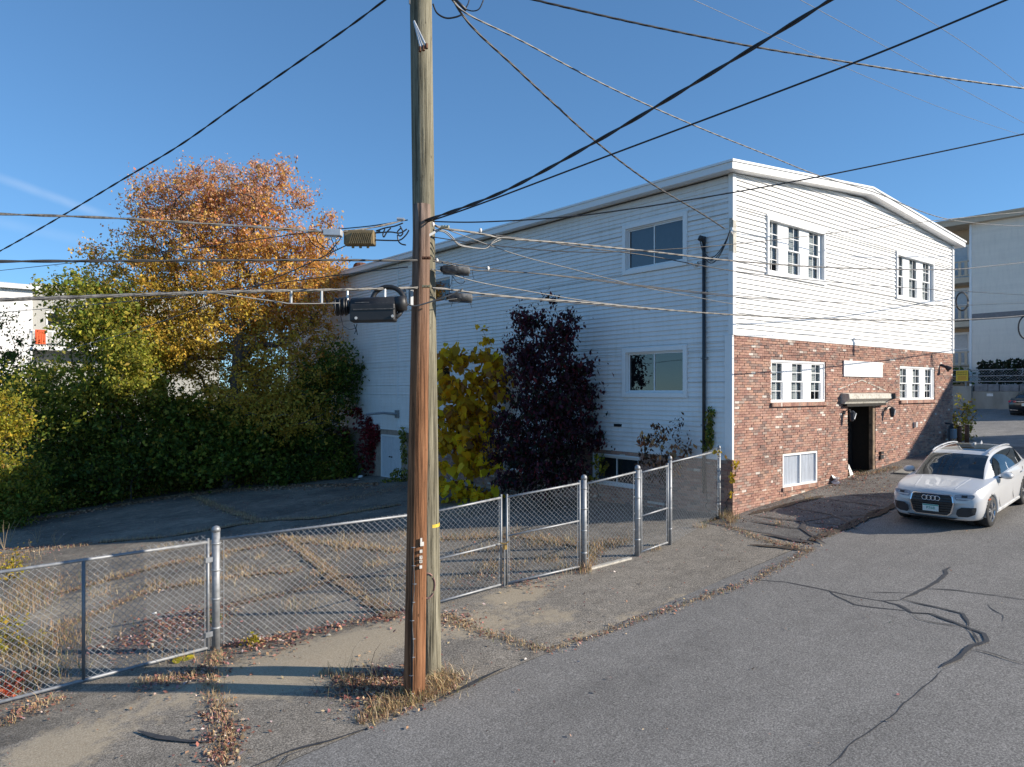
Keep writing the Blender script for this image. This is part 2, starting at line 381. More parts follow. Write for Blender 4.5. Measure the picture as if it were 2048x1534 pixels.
def Z8(*pts): return zp(pts, 1400, 1000, 2.872)
road = bpy.data.objects['road']
tars = [(Z8((310,455),(500,475),(740,520),(900,555),(1040,578),(1160,575)), .07), (Z8((740,520),(800,560),(880,600),(1000,618),(1180,640),(1215,650)), .075),
 (Z8((1040,578),(1130,600),(1215,650),(1330,655)), .11), (Z8((1160,570),(1240,540),(1300,505),(1390,450),(1415,425),(1405,405),(1440,385)), .13),
 (Z8((960,533),(1150,535),(1240,540)), .05), (Z8((1310,512),(1480,520),(1700,550),(1861,573),(1950,585)), .06), (Z8((1160,570),(1300,605),(1400,630),(1510,655),(1535,690),(1540,735)), .09),
 (Z8((1215,650),(1330,655),(1400,680),(1480,715),(1540,740),(1620,765),(1640,810),(1610,835),(1550,860)), .11), (Z8((1215,650),(1260,685),(1350,705),(1540,738)), .05),
 (Z8((1540,740),(1570,780),(1600,820)), .09), (Z8((1600,825),(1540,865),(1480,910),(1385,965)), .14), (Z8((1550,862),(1700,895),(1861,940),(1960,965)), .055),
 ([(480,1545),(560,1512),(640,1488),(745,1455)], .07), ([(560,1534),(575,1515),(600,1505)], .06)]
for i, (p, w_) in enumerate(tars): ribbon('tar_seal', p, w_*.47, TAR, .004+.0011*i, road)
ribbon('crack', Z8((1400,970),(1380,1000),(1250,1100),(1120,1220),(1020,1300),(950,1350),(860,1420),(800,1480),(740,1530)), .013, TAR, .004, road, .8)
ribbon('crack', Z8((1650,595),(1700,635),(1740,665),(1735,700)), .012, TAR, .004, road, .8)
apron = bpy.data.objects['apron_pavement']; lot = bpy.data.objects['parking_lot']; walk = bpy.data.objects['front_walk']
for p, w_ in (([(275,1465),(320,1478),(360,1483),(425,1486)], .07), ([(870,1405),(930,1378),(985,1350),(1010,1338)], .06)):
    ribbon('tar_seal', p, w_, TAR, .026, apron)
def Zw(*pts): return zp(pts, 1500, 990, 6.827)
for p, w_ in ((Zw((500,160),(740,205),(1160,295)), .05), (Zw((1010,65),(1360,105),(1760,155),(1950,185)), .05), (Zw((90,295),(480,350),(730,375),(1150,310),(1250,330),(1380,420),(1460,480)), .06),
              (Zw((730,375),(720,470),(830,560),(1030,685)), .10), (Zw((0,365),(400,430),(720,475)), .06), (Zw((1160,300),(1650,290),(1850,190)), .05), (Zw((760,390),(1100,410),(1400,450),(1560,480)), .035),
              (Zw((1250,5),(1500,15),(1960,45)), .05), (Zw((200,540),(600,620),(900,680)), .16)):
    ribbon('crack', p, w_, TAR, .030, walk)
for p, w_ in ((Zw((0,690),(400,720),(700,760)), .14), (Zw((0,275),(400,170),(800,70),(1000,20)), .2)):
    ribbon('soil_seam', p, w_, SOIL, .026, walk)
ribbon('soil_seam', [(-1.0, -2.56, 0), (.6, -2.58, 0), (2.2, -2.55, 0), (5.5, -2.58, 0)], .22, SOIL, .03, walk, .6, False)
# ================================================================ dry weeds and fallen leaves
def leaf_mesh(name, C, Nn, S, colors, mat, parent=None, shape='kite', kind=None, updir=None):
    """many leaves in one mesh: C centres, Nn normals, S sizes, colours per leaf (numpy)"""
    n = len(C); Nn = Nn/np.maximum(np.linalg.norm(Nn, axis=1, keepdims=True), 1e-6)
    rv = rng.normal(size=(n, 3)) if updir is None else np.tile(np.array(updir, float), (n, 1))+rng.normal(size=(n, 3))*.35
    a = np.cross(Nn, rv); a /= np.maximum(np.linalg.norm(a, axis=1, keepdims=True), 1e-6); b = np.cross(a, Nn)
    if shape == 'kite': outline = [(0, -1, 0), (.55, -.1, .12), (0, 1, 0), (-.55, -.1, .12)]
    elif shape == 'heart': outline = [(0, -1.15, -.05), (.6, -.45, .1), (.78, .25, .12), (.4, .8, .03), (0, .6, -.04), (-.4, .8, .03), (-.78, .25, .12), (-.6, -.45, .1)]
    elif shape == 'star': outline = [(0, 1, .05), (.28, .3, 0), (.95, .35, .1), (.45, -.2, 0), (.5, -.85, .1), (0, -.45, 0), (-.5, -.85, .1), (-.45, -.2, 0), (-.95, .35, .1), (-.28, .3, 0)]
    k = len(outline)
    V = np.zeros((n, k, 3), np.float32)
    for i, (p, q, r) in enumerate(outline):
        V[:, i] = C + (a*p + b*q + Nn*r)*S[:, None]
    bse = base_of(parent); V -= np.array(bse, np.float32)
    me = bpy.data.meshes.new(name); me.vertices.add(n*k); me.vertices.foreach_set('co', V.ravel())
    me.loops.add(n*k); me.loops.foreach_set('vertex_index', np.arange(n*k, dtype=np.int32))
    me.polygons.add(n); me.polygons.foreach_set('loop_start', np.arange(0, n*k, k, dtype=np.int32))
    me.update(calc_edges=True)
    ca = me.color_attributes.new('Col', 'FLOAT_COLOR', 'POINT')
    cc = np.ones((n, k, 4), np.float32); cc[:, :, :3] = colors[:, None, :]
    ca.data.foreach_set('color', cc.ravel())
    o = finish(name, me, mat, parent)
    if kind: o['kind'] = kind
    return o
def pick(palette, n, jit=.12):
    p = np.array([c[:3] for c in palette]); wt_ = np.array([c[3] if len(c) > 3 else 1 for c in palette], float); wt_ /= wt_.sum()
    c = p[rng.choice(len(p), n, p=wt_)]; return np.clip(c*(1+rng.normal(size=(n, 1))*jit)*(1+rng.normal(size=(n, 3))*.05), .005, 1)
STRAW = [(.14, .16, .05, .35), (.24, .20, .09, .6), (.60, .44, .24), (.52, .36, .19), (.42, .27, .15), (.68, .54, .33), (.34, .21, .12)]
LITTER = [(.34, .15, .10), (.28, .11, .085), (.44, .26, .15), (.38, .18, .16), (.50, .36, .22), (.20, .09, .075), (.56, .44, .38, .6)]
def grass(name, pts, h, mat, label, pal=STRAW, lean=.5, kind='stuff', wid=.0032, cat='grass', flat=.5):
    """blades: three-point bent strips"""
    n = len(pts); P = np.array(pts, float); H = np.asarray(h)*(.35+.85*rng.random(n)); th = rng.random(n)*2*np.pi
    L = np.stack([np.cos(th), np.sin(th), np.zeros(n)], 1)*(lean*(.2+rng.random(n)))[:, None]
    fl = rng.random(n) < flat; L[fl] *= 2.6; H[fl] *= .45
    W = np.stack([-np.sin(th+rng.normal(size=n)*.6), np.cos(th), np.zeros(n)], 1)*wid
    up = np.array([0, 0, 1.])
    a0 = P-W; a1 = P+W; m0 = P+L*H[:, None]*.4+up*H[:, None]*.62-W*.8; m1 = m0+W*1.6; tp = P+L*H[:, None]*1.1+up*H[:, None]
    V = np.stack([a0, a1, m1, m0, tp], 1).astype(np.float32)
    me = bpy.data.meshes.new(name); me.vertices.add(n*5); me.vertices.foreach_set('co', V.ravel())
    ix = np.arange(n)[:, None]*5
    lp = np.concatenate([ix+np.array([[0, 1, 2, 3]]), ix+np.array([[3, 2, 4]])], 1).astype(np.int32)
    me.loops.add(n*7); me.loops.foreach_set('vertex_index', lp.ravel())
    st = (np.arange(n)[:, None]*7+np.array([[0, 4]])).astype(np.int32).ravel()
    me.polygons.add(n*2); me.polygons.foreach_set('loop_start', st); me.update(calc_edges=True)
    ca = me.color_attributes.new('Col', 'FLOAT_COLOR', 'POINT'); cc = np.ones((n, 5, 4), np.float32); cc[:, :, :3] = pick(pal, n)[:, None]
    ca.data.foreach_set('color', cc.ravel())
    o = finish(name, me, mat); return tag(o, label, cat, kind=kind)
def along(poly, step, wid, pix=True, clump=.5):
    P = [gp(*p) if pix else Vector(p) for p in poly]; out = []
    for a, b in zip(P, P[1:]):
        L = (b-a).length; n = int(L/step)
        d = (b-a); d.z = 0
        if d.length < 1e-4: continue
        d.normalize(); sd_ = Vector((-d.y, d.x, 0))
        for i in range(n):
            k = random.random(); p = a.lerp(b, k)
            if mnoise.noise((p.x*1.3, p.y*1.3, 9)) < clump-1 + random.random()*.6-.3: continue
            p = p + sd_*random.gauss(0, wid); out.append((p.x, p.y, G(p.x, p.y)))
    return out
CR = {  # cracks with weeds: pixel paths, spread, density, height
 'a': ([(0,1112),(100,1098),(180,1090)], .12, .010, .14), 'b': ([(200,1085),(330,1075),(480,1050),(560,1040),(640,1037),(800,1010)], .10, .006, .16),
 'c': ([(390,995),(430,1012),(520,1045)], .15, .008, .2), 'd': ([(560,1070),(600,1100),(640,1130),(700,1180),(790,1235)], .10, .006, .16),
 'e': ([(580,1080),(700,1092),(800,1105)], .18, .005, .24), 'f': ([(110,1190),(330,1130),(480,1100),(570,1085)], .12, .008, .17),
 'g': ([(100,1265),(300,1180),(500,1150),(600,1140)], .14, .008, .16), 'h': ([(440,1215),(600,1180),(700,1150)], .10, .012, .12),
 'i': ([(880,1232),(960,1265),(1090,1303)], .09, .004, .11), 'j': ([(432,1305),(420,1345),(425,1390),(445,1430),(455,1534)], .10, .0045, .13),
 'k': ([(270,1368),(330,1360),(400,1352)], .09, .005, .15), 'l': ([(1090,1303),(1200,1268),(1300,1232),(1500,1165),(1625,1098)], .07, .0065, .08),
 'm': ([(880,1080),(960,1075),(1050,1075),(1180,1095),(1260,1080)], .2, .005, .26), 'n': ([(0,1455),(60,1415),(130,1398)], .12, .006, .13),
 'o': ([(1420,1042),(1480,1062),(1540,1085),(1620,1102)], .08, .007, .12), 'p': ([(720,1450),(780,1420),(840,1400),(905,1375)], .10, .0025, .17),
 'q': ([(640,1345),(700,1360),(790,1378)], .1, .004, .14), 'r': ([(1600,960),(1660,958),(1740,948),(1800,935)], .15, .005, .14), 's': ([(1166,1150),(1180,1120),(1200,1095)], .1, .003, .3),
 't': ([(640,1010),(760,985),(800,970)], .3, .01, .1), 'u': ([(240,1010),(400,985),(560,975)], .35, .009, .12), 'v': ([(1440,1035),(1475,1040)], .12, .003, .34), 'w': ([(880,1170),(960,1150),(1000,1125)], .2, .008, .12)}
pts = []; litter = along([(-1.0, -2.58, 0), (2.5, -2.56, 0)], .01, .08, False, .2)
hs = []
for k, (poly, wd, st, h) in CR.items():
    q = along(poly, st*.6, wd*.85, True, .42); pts += q; hs += [h]*len(q)
    litter += along(poly, .013, wd*1.25, True, .2)
for k in 'bcdefghm':
    ribbon('debris_seam', CR[k][0], .26 if k in 'de' else .2, DEBRIS, .03, lot, .8)
grass('dry_grass', pts, np.array(hs)*.72, DRYLEAF, 'dry straw coloured grass growing along the pavement cracks')
def litter_mesh(name, pts, size, label, pal=LITTER):
    C = np.array(pts, float); n = len(C); C[:, 2] += .012+.02*rng.random(n)
    nn = np.stack([rng.normal(size=n)*.5, rng.normal(size=n)*.5, np.ones(n)], 1)
    o = leaf_mesh(name, C, nn, size*(.5+rng.random(n)), pick(pal, n, .2), DRYLEAF, shape='kite'); return tag(o, label, 'leaves', kind='stuff')
def blob(px, py, r, n, ry=None):
    c = gp(px, py); out = []
    for _ in range(n):
        x = c.x+random.gauss(0, r); y = c.y+random.gauss(0, ry or r); out.append((x, y, G(x, y)))
    return out
litter_mesh('leaf_litter', litter, .022, 'brown fallen leaves caught along the pavement cracks')
li = []
for px, py, r, n in ((330,1265,.5,800), (370,1240,.4,600), (420,1225,.3,300), (250,1290,.4,300), (770,1385,.28,900), (735,1365,.25,600), (790,1230,.3,200), (500,1300,.35,200), (560,1290,.3,160), (450,1470,.16,160), (440,1430,.14,110), (450,1510,.14,160),
                     (400,1350,.22,160), (330,1362,.25,150), (905,1240,.25,200), (1700,952,.5,400), (1640,965,.4,150), (1060,1170,.25,110), (860,1370,.2,140), (60,1420,.25,120), (1000,1150,.3,120), (1660,1062,.18,120), (1590,1090,.2,100)):
    li += blob(px, py, r, n)
for a, b, n in (((440,1296),(640,1262),420), ((640,1262),(800,1225),250), ((0,1100),(190,1088),260)):
    A, B = gp(*a), gp(*b)
    for _ in range(n):
        p = A.lerp(B, random.random()); x = p.x+random.gauss(0, .12); y = p.y+random.gauss(0, .12); li.append((x, y, G(x, y)))
litter_mesh('leaf_litter', li, .027, 'drifts of reddish brown leaves against fence and pole base')
sc_ = []
for _ in range(5200):
    x = random.uniform(-18, 6); y = random.uniform(-2.4, 22) if x < -.5 else random.uniform(-2.4, -.1); sc_.append((x, y, G(x, y)))
for _ in range(120):
    x = random.uniform(-14, 6); y = random.uniform(-7, -2.7); sc_.append((x, y, G(x, y)))
litter_mesh('leaf_litter', sc_, .020, 'single fallen leaves scattered over the asphalt')
# clumps: pole foot, lot tussocks, tall weeds by the gate
cl = []
for px, py, r, n in ((830,1392,.14,500), (890,1370,.16,500), (870,1355,.14,350), (790,1400,.16,300), (760,1425,.12,220)): cl += blob(px, py, r, n)
grass('dry_grass', cl, .17, DRYLEAF, 'thick straw tufts growing round the foot of the two poles', lean=1.1, flat=.75)
cl = []
for px, py, r, n in ((330,1100,.12,120), (440,1115,.12,120), (230,1155,.15,140), (400,1165,.12,100), (310,1170,.1,90), (520,1115,.1,80), (470,1140,.12,80), (630,1150,.12,90), (750,1130,.15,150), (680,1100,.15,150),
                     (1000,1100,.15,170), (930,1110,.15,170), (1070,1090,.15,170), (1100,1120,.18,260), (1130,1140,.15,200), (1225,1090,.14,200), (980,1130,.15,100), (1310,1100,.08,60), (1560,1050,.06,60), (1460,1045,.1,160), (1400,1055,.1,120), (1620,1000,.08,60)): cl += blob(px, py, r, n)
for _ in range(60):
    x = random.uniform(-16, -3); y = random.uniform(.8, 9); c_ = blob(0, 1200, 0, 0); n_ = random.randint(40, 130); r_ = random.uniform(.12, .34)
    cl += [(x+random.gauss(0, r_), y+random.gauss(0, r_), G(x, y)) for _ in range(n_)]
grass('dry_grass', cl, .17, DRYLEAF, 'scattered dry grass tussocks in the fenced lot', lean=.6)
cl = []
for px, py, r, n in ((20,1220,.45,900), (70,1180,.4,600), (40,1310,.4,800), (110,1290,.35,500), (0,1130,.5,500), (90,1350,.3,350), (30,1375,.3,400)): cl += blob(px, py, r, n)
grass('dry_grass', cl, .26, DRYLEAF, 'tall dead weeds behind the left end of the fence', STRAW+[(.34, .22, .12), (.24, .15, .09), (.38, .24, .14), (.20, .20, .06)], lean=.7)
cl = blob(710, 1368, .25, 160); grass('dry_grass', cl, .34, DRYLEAF, 'wiry grey weed beside the brown pole', [(.13, .11, .08), (.2, .17, .11)], lean=.8, wid=.003)
# ================================================================ the white and brick building
BW, BL = 14.09, 28.0; BRT = 4.48; SB = 1.39; TOPZ = 8.43; RX = 6.98
bld = empty('commercial_building', (0, 0, 0), 'two storey white sided building with brick front lower wall and low gable', 'building')
def roofz(x): return TOPZ + .65*(1-abs(x-RX)/(RX+.42))
def sub_rects(u0, u1, z0, z1, holes):
    """split a rectangle round rectangular holes"""
    us = sorted({u0, u1, *[h for o in holes for h in o[:2] if u0 < h < u1]}); zs = sorted({z0, z1, *[h for o in holes for h in o[2:] if z0 < h < z1]})
    out = []
    for a, b in zip(us, us[1:]):
        for c, d in zip(zs, zs[1:]):
            if not any(o[0] <= (a+b)/2 <= o[1] and o[2] <= (c+d)/2 <= o[3] for o in holes): out.append((a, b, c, d))
    return out
# openings: front (x0,x1,z0,z1), side (y0,y1,z0,z1)
F_UP = [(1.5, 4.53, 6.16, 7.64), (9.23, 12.28, 6.16, 7.64)]
F_LO = [(1.74, 4.62, 2.76, 3.92), (9.55, 12.44, 2.76, 3.92)]
F_BW = (2.30, 4.14, .44, 1.40); F_DR = (5.94, 7.78, .50, 2.63)
S_W = [(1.34, 3.59, 6.38, 7.80), (1.34, 3.59, 2.91, 4.30), (12.15, 15.2, 6.42, 7.50), (12.15, 15.2, 3.31, 4.13)]
S_BW = [(2.95, 4.75, .34, 1.25), (7.2, 9.0, .34, 1.25)]; S_DR = (15.89, 17.59, -.68, 1.2)
cas = .10
inset = lambda r, k: (r[0]+k, r[1]-k, r[2]+k, r[3]-k)
front_holes = [inset(r, .05) for r in F_UP+F_LO+[F_BW]] + [F_DR]
side_holes = [inset(r, .05) for r in S_W+S_BW] + [S_DR]
core = MB(); ZB = -2.4
for a, b, c, d in sub_rects(.06, BW-.06, BRT, 8.40, front_holes): core.quad((a, .06, c), (b, .06, c), (b, .06, d), (a, .06, d))
core.add([(.06, .06, 8.40), (BW-.06, .06, 8.40), (RX, .06, 9.06)], [(0, 1, 2)])
for a, b, c, d in sub_rects(.06, BL, SB, 8.40, side_holes): core.quad((.06, b, c), (.06, a, c), (.06, a, d), (.06, b, d))
core.build('wall_sheathing', TRIM, bld)
mort = MB()
for a, b, c, d in sub_rects(.022, BW-.022, ZB, BRT+.02, front_holes): mort.quad((a, .022, c), (b, .022, c), (b, .022, d), (a, .022, d))
for a, b, c, d in sub_rects(.014, BL, ZB, SB+.03, side_holes): mort.quad((.014, b, c), (.014, a, c), (.014, a, d), (.014, b, d))
mort.quad((.014, .014, SB), (.014, .16, SB), (.014, .16, BRT), (.014, .014, BRT))
mort.build('mortar_wall', MORTAR, bld)
m = MB(); m.quad((BW, .02, ZB), (BW, BL, ZB), (BW, BL, 8.4), (BW, .02, 8.4)); m.quad((BW, BL, ZB), (.06, BL, ZB), (.06, BL, 8.4), (BW, BL, 8.4)); m.build('rear_wall', SIDING, bld)
# --- clapboards, every one a piece
EXP = .127
def board_front(a, b, z0, z1, ea=None, eb=None, off=0):
    ea = a if ea is None else ea; eb = b if eb is None else eb
    yb, yt = -.026-off, .018-off
    m = MB(); m.add([(a, yb, z0), (b, yb, z0), (eb, yt, z1), (ea, yt, z1), (a, .06, z0), (b, .06, z0), (eb, .06, z1), (ea, .06, z1)],
                    [(0,1,2,3), (4,7,6,5), (0,4,5,1), (3,2,6,7), (0,3,7,4), (1,5,6,2)])
    m.build('siding_board', SIDING, bld)
def board_side(a, b, z0, z1):
    xb, xt = -.016, .018
    m = MB(); m.add([(xb, b, z0), (xb, a, z0), (xt, a, z1), (xt, b, z1), (.06, b, z0), (.06, a, z0), (.06, a, z1), (.06, b, z1)],
                    [(0,1,2,3), (4,7,6,5), (0,4,5,1), (3,2,6,7), (0,3,7,4), (1,5,6,2)])
    m.build('siding_board', SIDING, bld)
z = BRT+.05
while z < 9.05:
    z1 = z+EXP
    if z1 < 8.42:
        jx = random.uniform(3, 11)
        for a, b, c, d in sub_rects(.09, BW-.09, z, z1, [r for r in F_UP]):
            if a+.5 < jx < b-.5: board_front(a, jx-.002, c, d, off=random.gauss(0, .0012)); board_front(jx+.002, b, c, d, off=random.gauss(0, .0012)+.002)
            else: board_front(a, b, c, d, off=random.gauss(0, .0012))
    else:
        lo = lambda zz: max(.09, RX-(RX+.42)*(1-(zz-TOPZ)/.65)) if zz > TOPZ else .09
        hi = lambda zz: min(BW-.09, RX+(RX+.42)*(1-(zz-TOPZ)/.65)) if zz > TOPZ else BW-.09
        if z1 < TOPZ+.63: board_front(lo(z), hi(z), z, z1, lo(z1), hi(z1))
    z = z1
z = SB+.03
while z < 8.42:
    z1 = min(z+EXP, 8.44)
    cuts = [r for r in S_W] + [S_DR]
    for a, b, c, d in sub_rects(.09, BL, z, z1, cuts):
        jy = random.uniform(1, 26)
        if d-c > .01:
            if a+1 < jy < b-1: board_side(a, jy-.003, c, d); board_side(jy+.003, b, c, d)
            else: board_side(a, b, c, d)
    z = z1
# corner boards, starter strips
m = MB(); m.box(-.042, .09, -.042, .09, BRT+.0, 8.46); m.build('corner_board', TRIM, bld)
m = MB(); m.box(-.034, .012, .10, .20, SB+.0, BRT-.01); m.box(-.040, .03, -.018, .10, SB, BRT-.004); m.build('corner_board', TRIM, bld)
m = MB(); m.box(BW-.09, BW+.042, -.042, .09, BRT, 8.46); m.build('corner_board', TRIM, bld)
m = MB(); m.box(.092, BW-.092, -.020, .06, BRT-.01, BRT+.05); m.build('starter_strip', TRIM, bld)
m = MB(); m.box(-.016, .06, .205, 15.8, SB-.03, SB+.03); m.box(-.016, .06, 17.7, BL, SB-.03, SB+.03); m.build('starter_strip', TRIM, bld)
m = MB(); m.box(-.034, .05, 16.15, 16.20, SB, 8.44); m.build('seam_strip', TRIM, bld)
# --- bricks
def brick_cells():
    ch, bl, gap = .0677, .205, .010
    out = []; k = 0; z = -.27
    bands = [inset(r, -.0) for r in F_LO+[F_BW]]+[F_DR]
    while z < BRT-.01:
        x = -.006 - (bl/2 if k % 2 else 0)
        z1 = min(z+ch-gap, BRT-.012)
        while x < BW-.03:
            a, b = max(x, -.006), min(x+bl-gap, BW)
            if b-a > .03 and z1 > G((a+b)/2, 0)-.03:
                for (p, q, r_, s_) in sub_rects(a, b, z, z1, bands):
                    if q-p > .02 and s_-r_ > .02: out.append((p, q, r_, s_))
            x += bl
        z += ch; k += 1
    return out
cells = brick_cells()
def px_size(c):                                 # how large a brick shows
    d = (Vector(((c[0]+c[1])/2, 0, (c[2]+c[3])/2))-CAMP).length; return (c[1]-c[0])/d + (.3 if (c[1]-c[0]) > .19 else 0)
cells.sort(key=px_size, reverse=True)
std = MB(); std.box(-.0975, .0975, 0, .034, -.02885, .02885); stdm = std.mesh('brick'); stdm.materials.append(BRICK)
rest = MB(); nb = 0
for c in cells:
    w_, h_ = c[1]-c[0], c[3]-c[2]; pr = -.002-random.random()**2*.014
    if nb < 300 and abs(w_-.195) < .002 and abs(h_-.0577) < .002:
        o = bpy.data.objects.new('brick', stdm); COL.objects.link(o); o.parent = bld; o.location = ((c[0]+c[1])/2, pr, (c[2]+c[3])/2)
        o.rotation_euler = (random.gauss(0, .01), random.gauss(0, .008), random.gauss(0, .01)); nb += 1
    else:
        j = lambda: random.gauss(0, .0015)
        rest.box(c[0]+j(), c[1]+j(), pr, .03, c[2]+j(), c[3]+j())
# side return at the corner and the foundation under the side siding
z = -.27; k = 0
while z < SB-.05:
    y = .035-(.1 if k % 2 else 0)
    while y < 14:
        a, b = max(y, .035), y+.195
        if b-a > .03:
            for p, q, r_, s_ in sub_rects(a, b, z, min(z+.0577, SB-.035), S_BW): 
                if q-p > .02: rest.box(-.004-random.random()*.008, .03, p, q, r_, s_)
        y += .205
    z += .0677; k += 1
ro = rest.build('brickwork', BRICKS, bld); ro['kind'] = 'stuff'
# --- roof
def slab(y0, y1, ex0, ex1, zo, th):
    m = MB(); prof = [(ex0, roofz(ex0)+zo), (RX, roofz(RX)+zo), (ex1, roofz(ex1)+zo)]
    vs = [(x, y, zz+dz) for y in (y0, y1) for dz in (0, th) for x, zz in prof]
    f = [(0,1,4,3), (1,2,5,4), (6,9,10,7), (7,10,11,8), (3,4,10,9), (4,5,11,10), (0,6,7,1), (1,7,8,2), (0,3,9,6), (2,8,11,5)]
    return m.add(vs, f)
slab(-.28, BL+.3, -.42, BW+.44, .012, .168).build('roof', FASCIA, bld)
roof = bpy.data.objects['roof']
slab(-.31, BL+.33, -.45, BW+.47, .183, .055).build('drip_edge', FASCIA, roof)
slab(-.26, BL+.25, -.40, BW+.42, .240, .012).build('roof_membrane', ROOF, roof)
m = MB(); m.box(.03, BW-.03, -.012, .05, 8.30, 8.44)
# ventilator on the roof
vx = 1.0; vp_ = onplane(721, 540, 0, vx); vy = vp_.y; vz = roofz(vx)+.20
vent = MB(); n = 20
prof = [(.20, -.06), (.20, .06), (.27, .12), (.34, .22), (.36, .34), (.33, .46), (.26, .54), (.1, .57)]
for i in range(len(prof)-1):
    pass
vent.add([((r_*(1-.04*(k % 2)))*math.cos(2*math.pi*k/24)+vx, r_*(1-.04*(k % 2))*math.sin(2*math.pi*k/24)+vy, vz+zz) for r_, zz in prof for k in range(24)],
         [(i*24+k, i*24+(k+1) % 24, (i+1)*24+(k+1) % 24, (i+1)*24+k) for i in range(len(prof)-1) for k in range(24)]+[tuple((len(prof)-1)*24+k for k in range(24))])
vent.build('roof_ventilator', RUST, roof)

# --- windows
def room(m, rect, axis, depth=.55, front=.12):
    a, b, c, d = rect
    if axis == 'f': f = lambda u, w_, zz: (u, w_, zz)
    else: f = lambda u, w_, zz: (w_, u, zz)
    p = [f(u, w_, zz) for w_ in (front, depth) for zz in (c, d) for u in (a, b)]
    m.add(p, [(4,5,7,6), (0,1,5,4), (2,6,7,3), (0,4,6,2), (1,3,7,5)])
def P3(axis): return (lambda u, w_, zz: (u, w_, zz)) if axis == 'f' else (lambda u, w_, zz: (w_, u, zz))
def abox(m, axis, u0, u1, w0, w1, z0, z1):
    if axis == 'f': m.box(u0, u1, w0, w1, z0, z1)
    else: m.box(w0, w1, u0, u1, z0, z1)
def frame(m, axis, u0, u1, z0, z1, t, w0, w1):
    abox(m, axis, u0, u0+t, w0, w1, z0, z1); abox(m, axis, u1-t, u1, w0, w1, z0, z1)
    abox(m, axis, u0+t, u1-t, w0, w1, z0, z0+t); abox(m, axis, u0+t, u1-t, w0, w1, z1-t, z1)
def pane(par, axis, u0, u1, z0, z1, w_, mat=GLASS):
    f = P3(axis); m = MB(); m.quad(f(u0, w_, z0), f(u1, w_, z0), f(u1, w_, z1), f(u0, w_, z1)); m.build('pane', mat, par)
def trio(rect, brick):
    a, b, c, d = rect; W = b-a; m = MB(); t = .06
    front = .0 if brick else -.035
    if brick:
        frame(m, 'f', a+.005, b-.005, c+.02, d-.005, t, .02, .12)
    else:
        frame(m, 'f', a, b, c, d, .085, -.055, .10)
        m.box(a-.03, b+.03, -.06, .02, d-.01, d+.04); m.box(a-.03, b+.03, -.07, .04, c-.05, c)
    spans = [(.03, .225), (.38, .585), (.74, .93)]
    yp = .075
    edges = [0]+[v for s in spans for v in s]+[1]
    for i in range(0, 8, 2):                    # white panels between the lights
        u0, u1 = a+W*edges[i], a+W*edges[i+1]
        if i == 0: u0 = a+t
        if i == 6: u1 = b-t
        if u1-u0 > .01: m.box(u0, u1, yp-.03, yp+.06, c+t, d-t)
    wo = m.build('window', TRIM, bld); bevel(wo, .006, 1)
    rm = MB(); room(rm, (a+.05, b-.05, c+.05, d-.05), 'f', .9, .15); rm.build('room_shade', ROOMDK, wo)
    for i, (p, q) in enumerate(spans):
        u0, u1 = a+W*p, a+W*q; z0, z1 = c+t, d-t; zm = (z0+z1)/2
        for k, (s0, s1, yy) in enumerate(((z0, zm+.015, yp+.012), (zm-.015, z1, yp-.012))):
            s = MB(); frame(s, 'f', u0, u1, s0, s1, .035, yy-.015, yy+.015)
            s.box((u0+u1)/2-.009, (u0+u1)/2+.009, yy-.008, yy+.006, s0+.03, s1-.03)
            s.box(u0+.03, (u0+u1)/2-.009, yy-.008, yy+.006, (s0+s1)/2-.009, (s0+s1)/2+.009); s.box((u0+u1)/2+.009, u1-.03, yy-.008, yy+.006, (s0+s1)/2-.009, (s0+s1)/2+.009)
            s.build('sash', TRIM, wo)
            pane(wo, 'f', u0+.03, u1-.03, s0+.03, s1-.03, yy+.009, GLASSF)
        bl_ = MB(); zt = z1; zb = z0 + (0 if (i+brick) % 3 else .25)
        n = int((zt-zb)/.05)
        for k in range(n):
            zz = zb+k*(zt-zb)/n; bl_.quad((u0-.06, .150, zz), (u1+.10, .150, zz), (u1+.10, .162, zz+.052), (u0-.06, .162, zz+.052))
        bl_.build('blind', BLIND, wo)
    return wo
for r in F_UP: trio(r, 0)
for r in F_LO:
    trio(r, 1)
    s = MB(); x = r[0]-.05
    while x < r[1]+.03: s.box(x, x+.062, -.075, .03, r[2]-.085, r[2]+.012); x += .070
    s.build('brick_sill', BRICKS, bld)
def slider(rect, blindmat=None, trim=.13):
    a, b, c, d = rect; m = MB()
    frame(m, 's', a, b, c, d, trim, -.055, .06); frame(m, 's', a+trim, b-trim, c+trim, d-trim, .03, -.0, .12)
    wo = m.build('window', TRIM, bld); bevel(wo, .006, 1)
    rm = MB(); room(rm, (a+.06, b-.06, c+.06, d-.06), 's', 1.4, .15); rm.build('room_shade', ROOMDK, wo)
    u0, u1, z0, z1 = a+trim+.03, b-trim-.03, c+trim+.03, d-trim-.03; um = u0+(u1-u0)*.52
    for p, q, x_ in ((u0, um, .05), (um-.03, u1, .08)):
        s = MB(); frame(s, 's', p, q, z0, z1, .035, x_-.015, x_+.015); s.build('sash', TRIM, wo); pane(wo, 's', p+.03, q-.03, z0+.03, z1-.03, x_)
    if blindmat:
        bb = MB(); bb.quad((.17, u1, z0), (.17, u0, z0), (.17, u0, z1), (.17, u1, z1)); bb.build('blind', blindmat, wo)
    return wo
slider(S_W[0], M('blue grey shade', (.16, .19, .24), .8)); slider(S_W[1]); slider(S_W[2], None, .09); slider(S_W[3], None, .09)
for r in S_BW: slider(r, M('grey curtain', (.16, .18, .20), .9, var=.3, scale=5), .05)
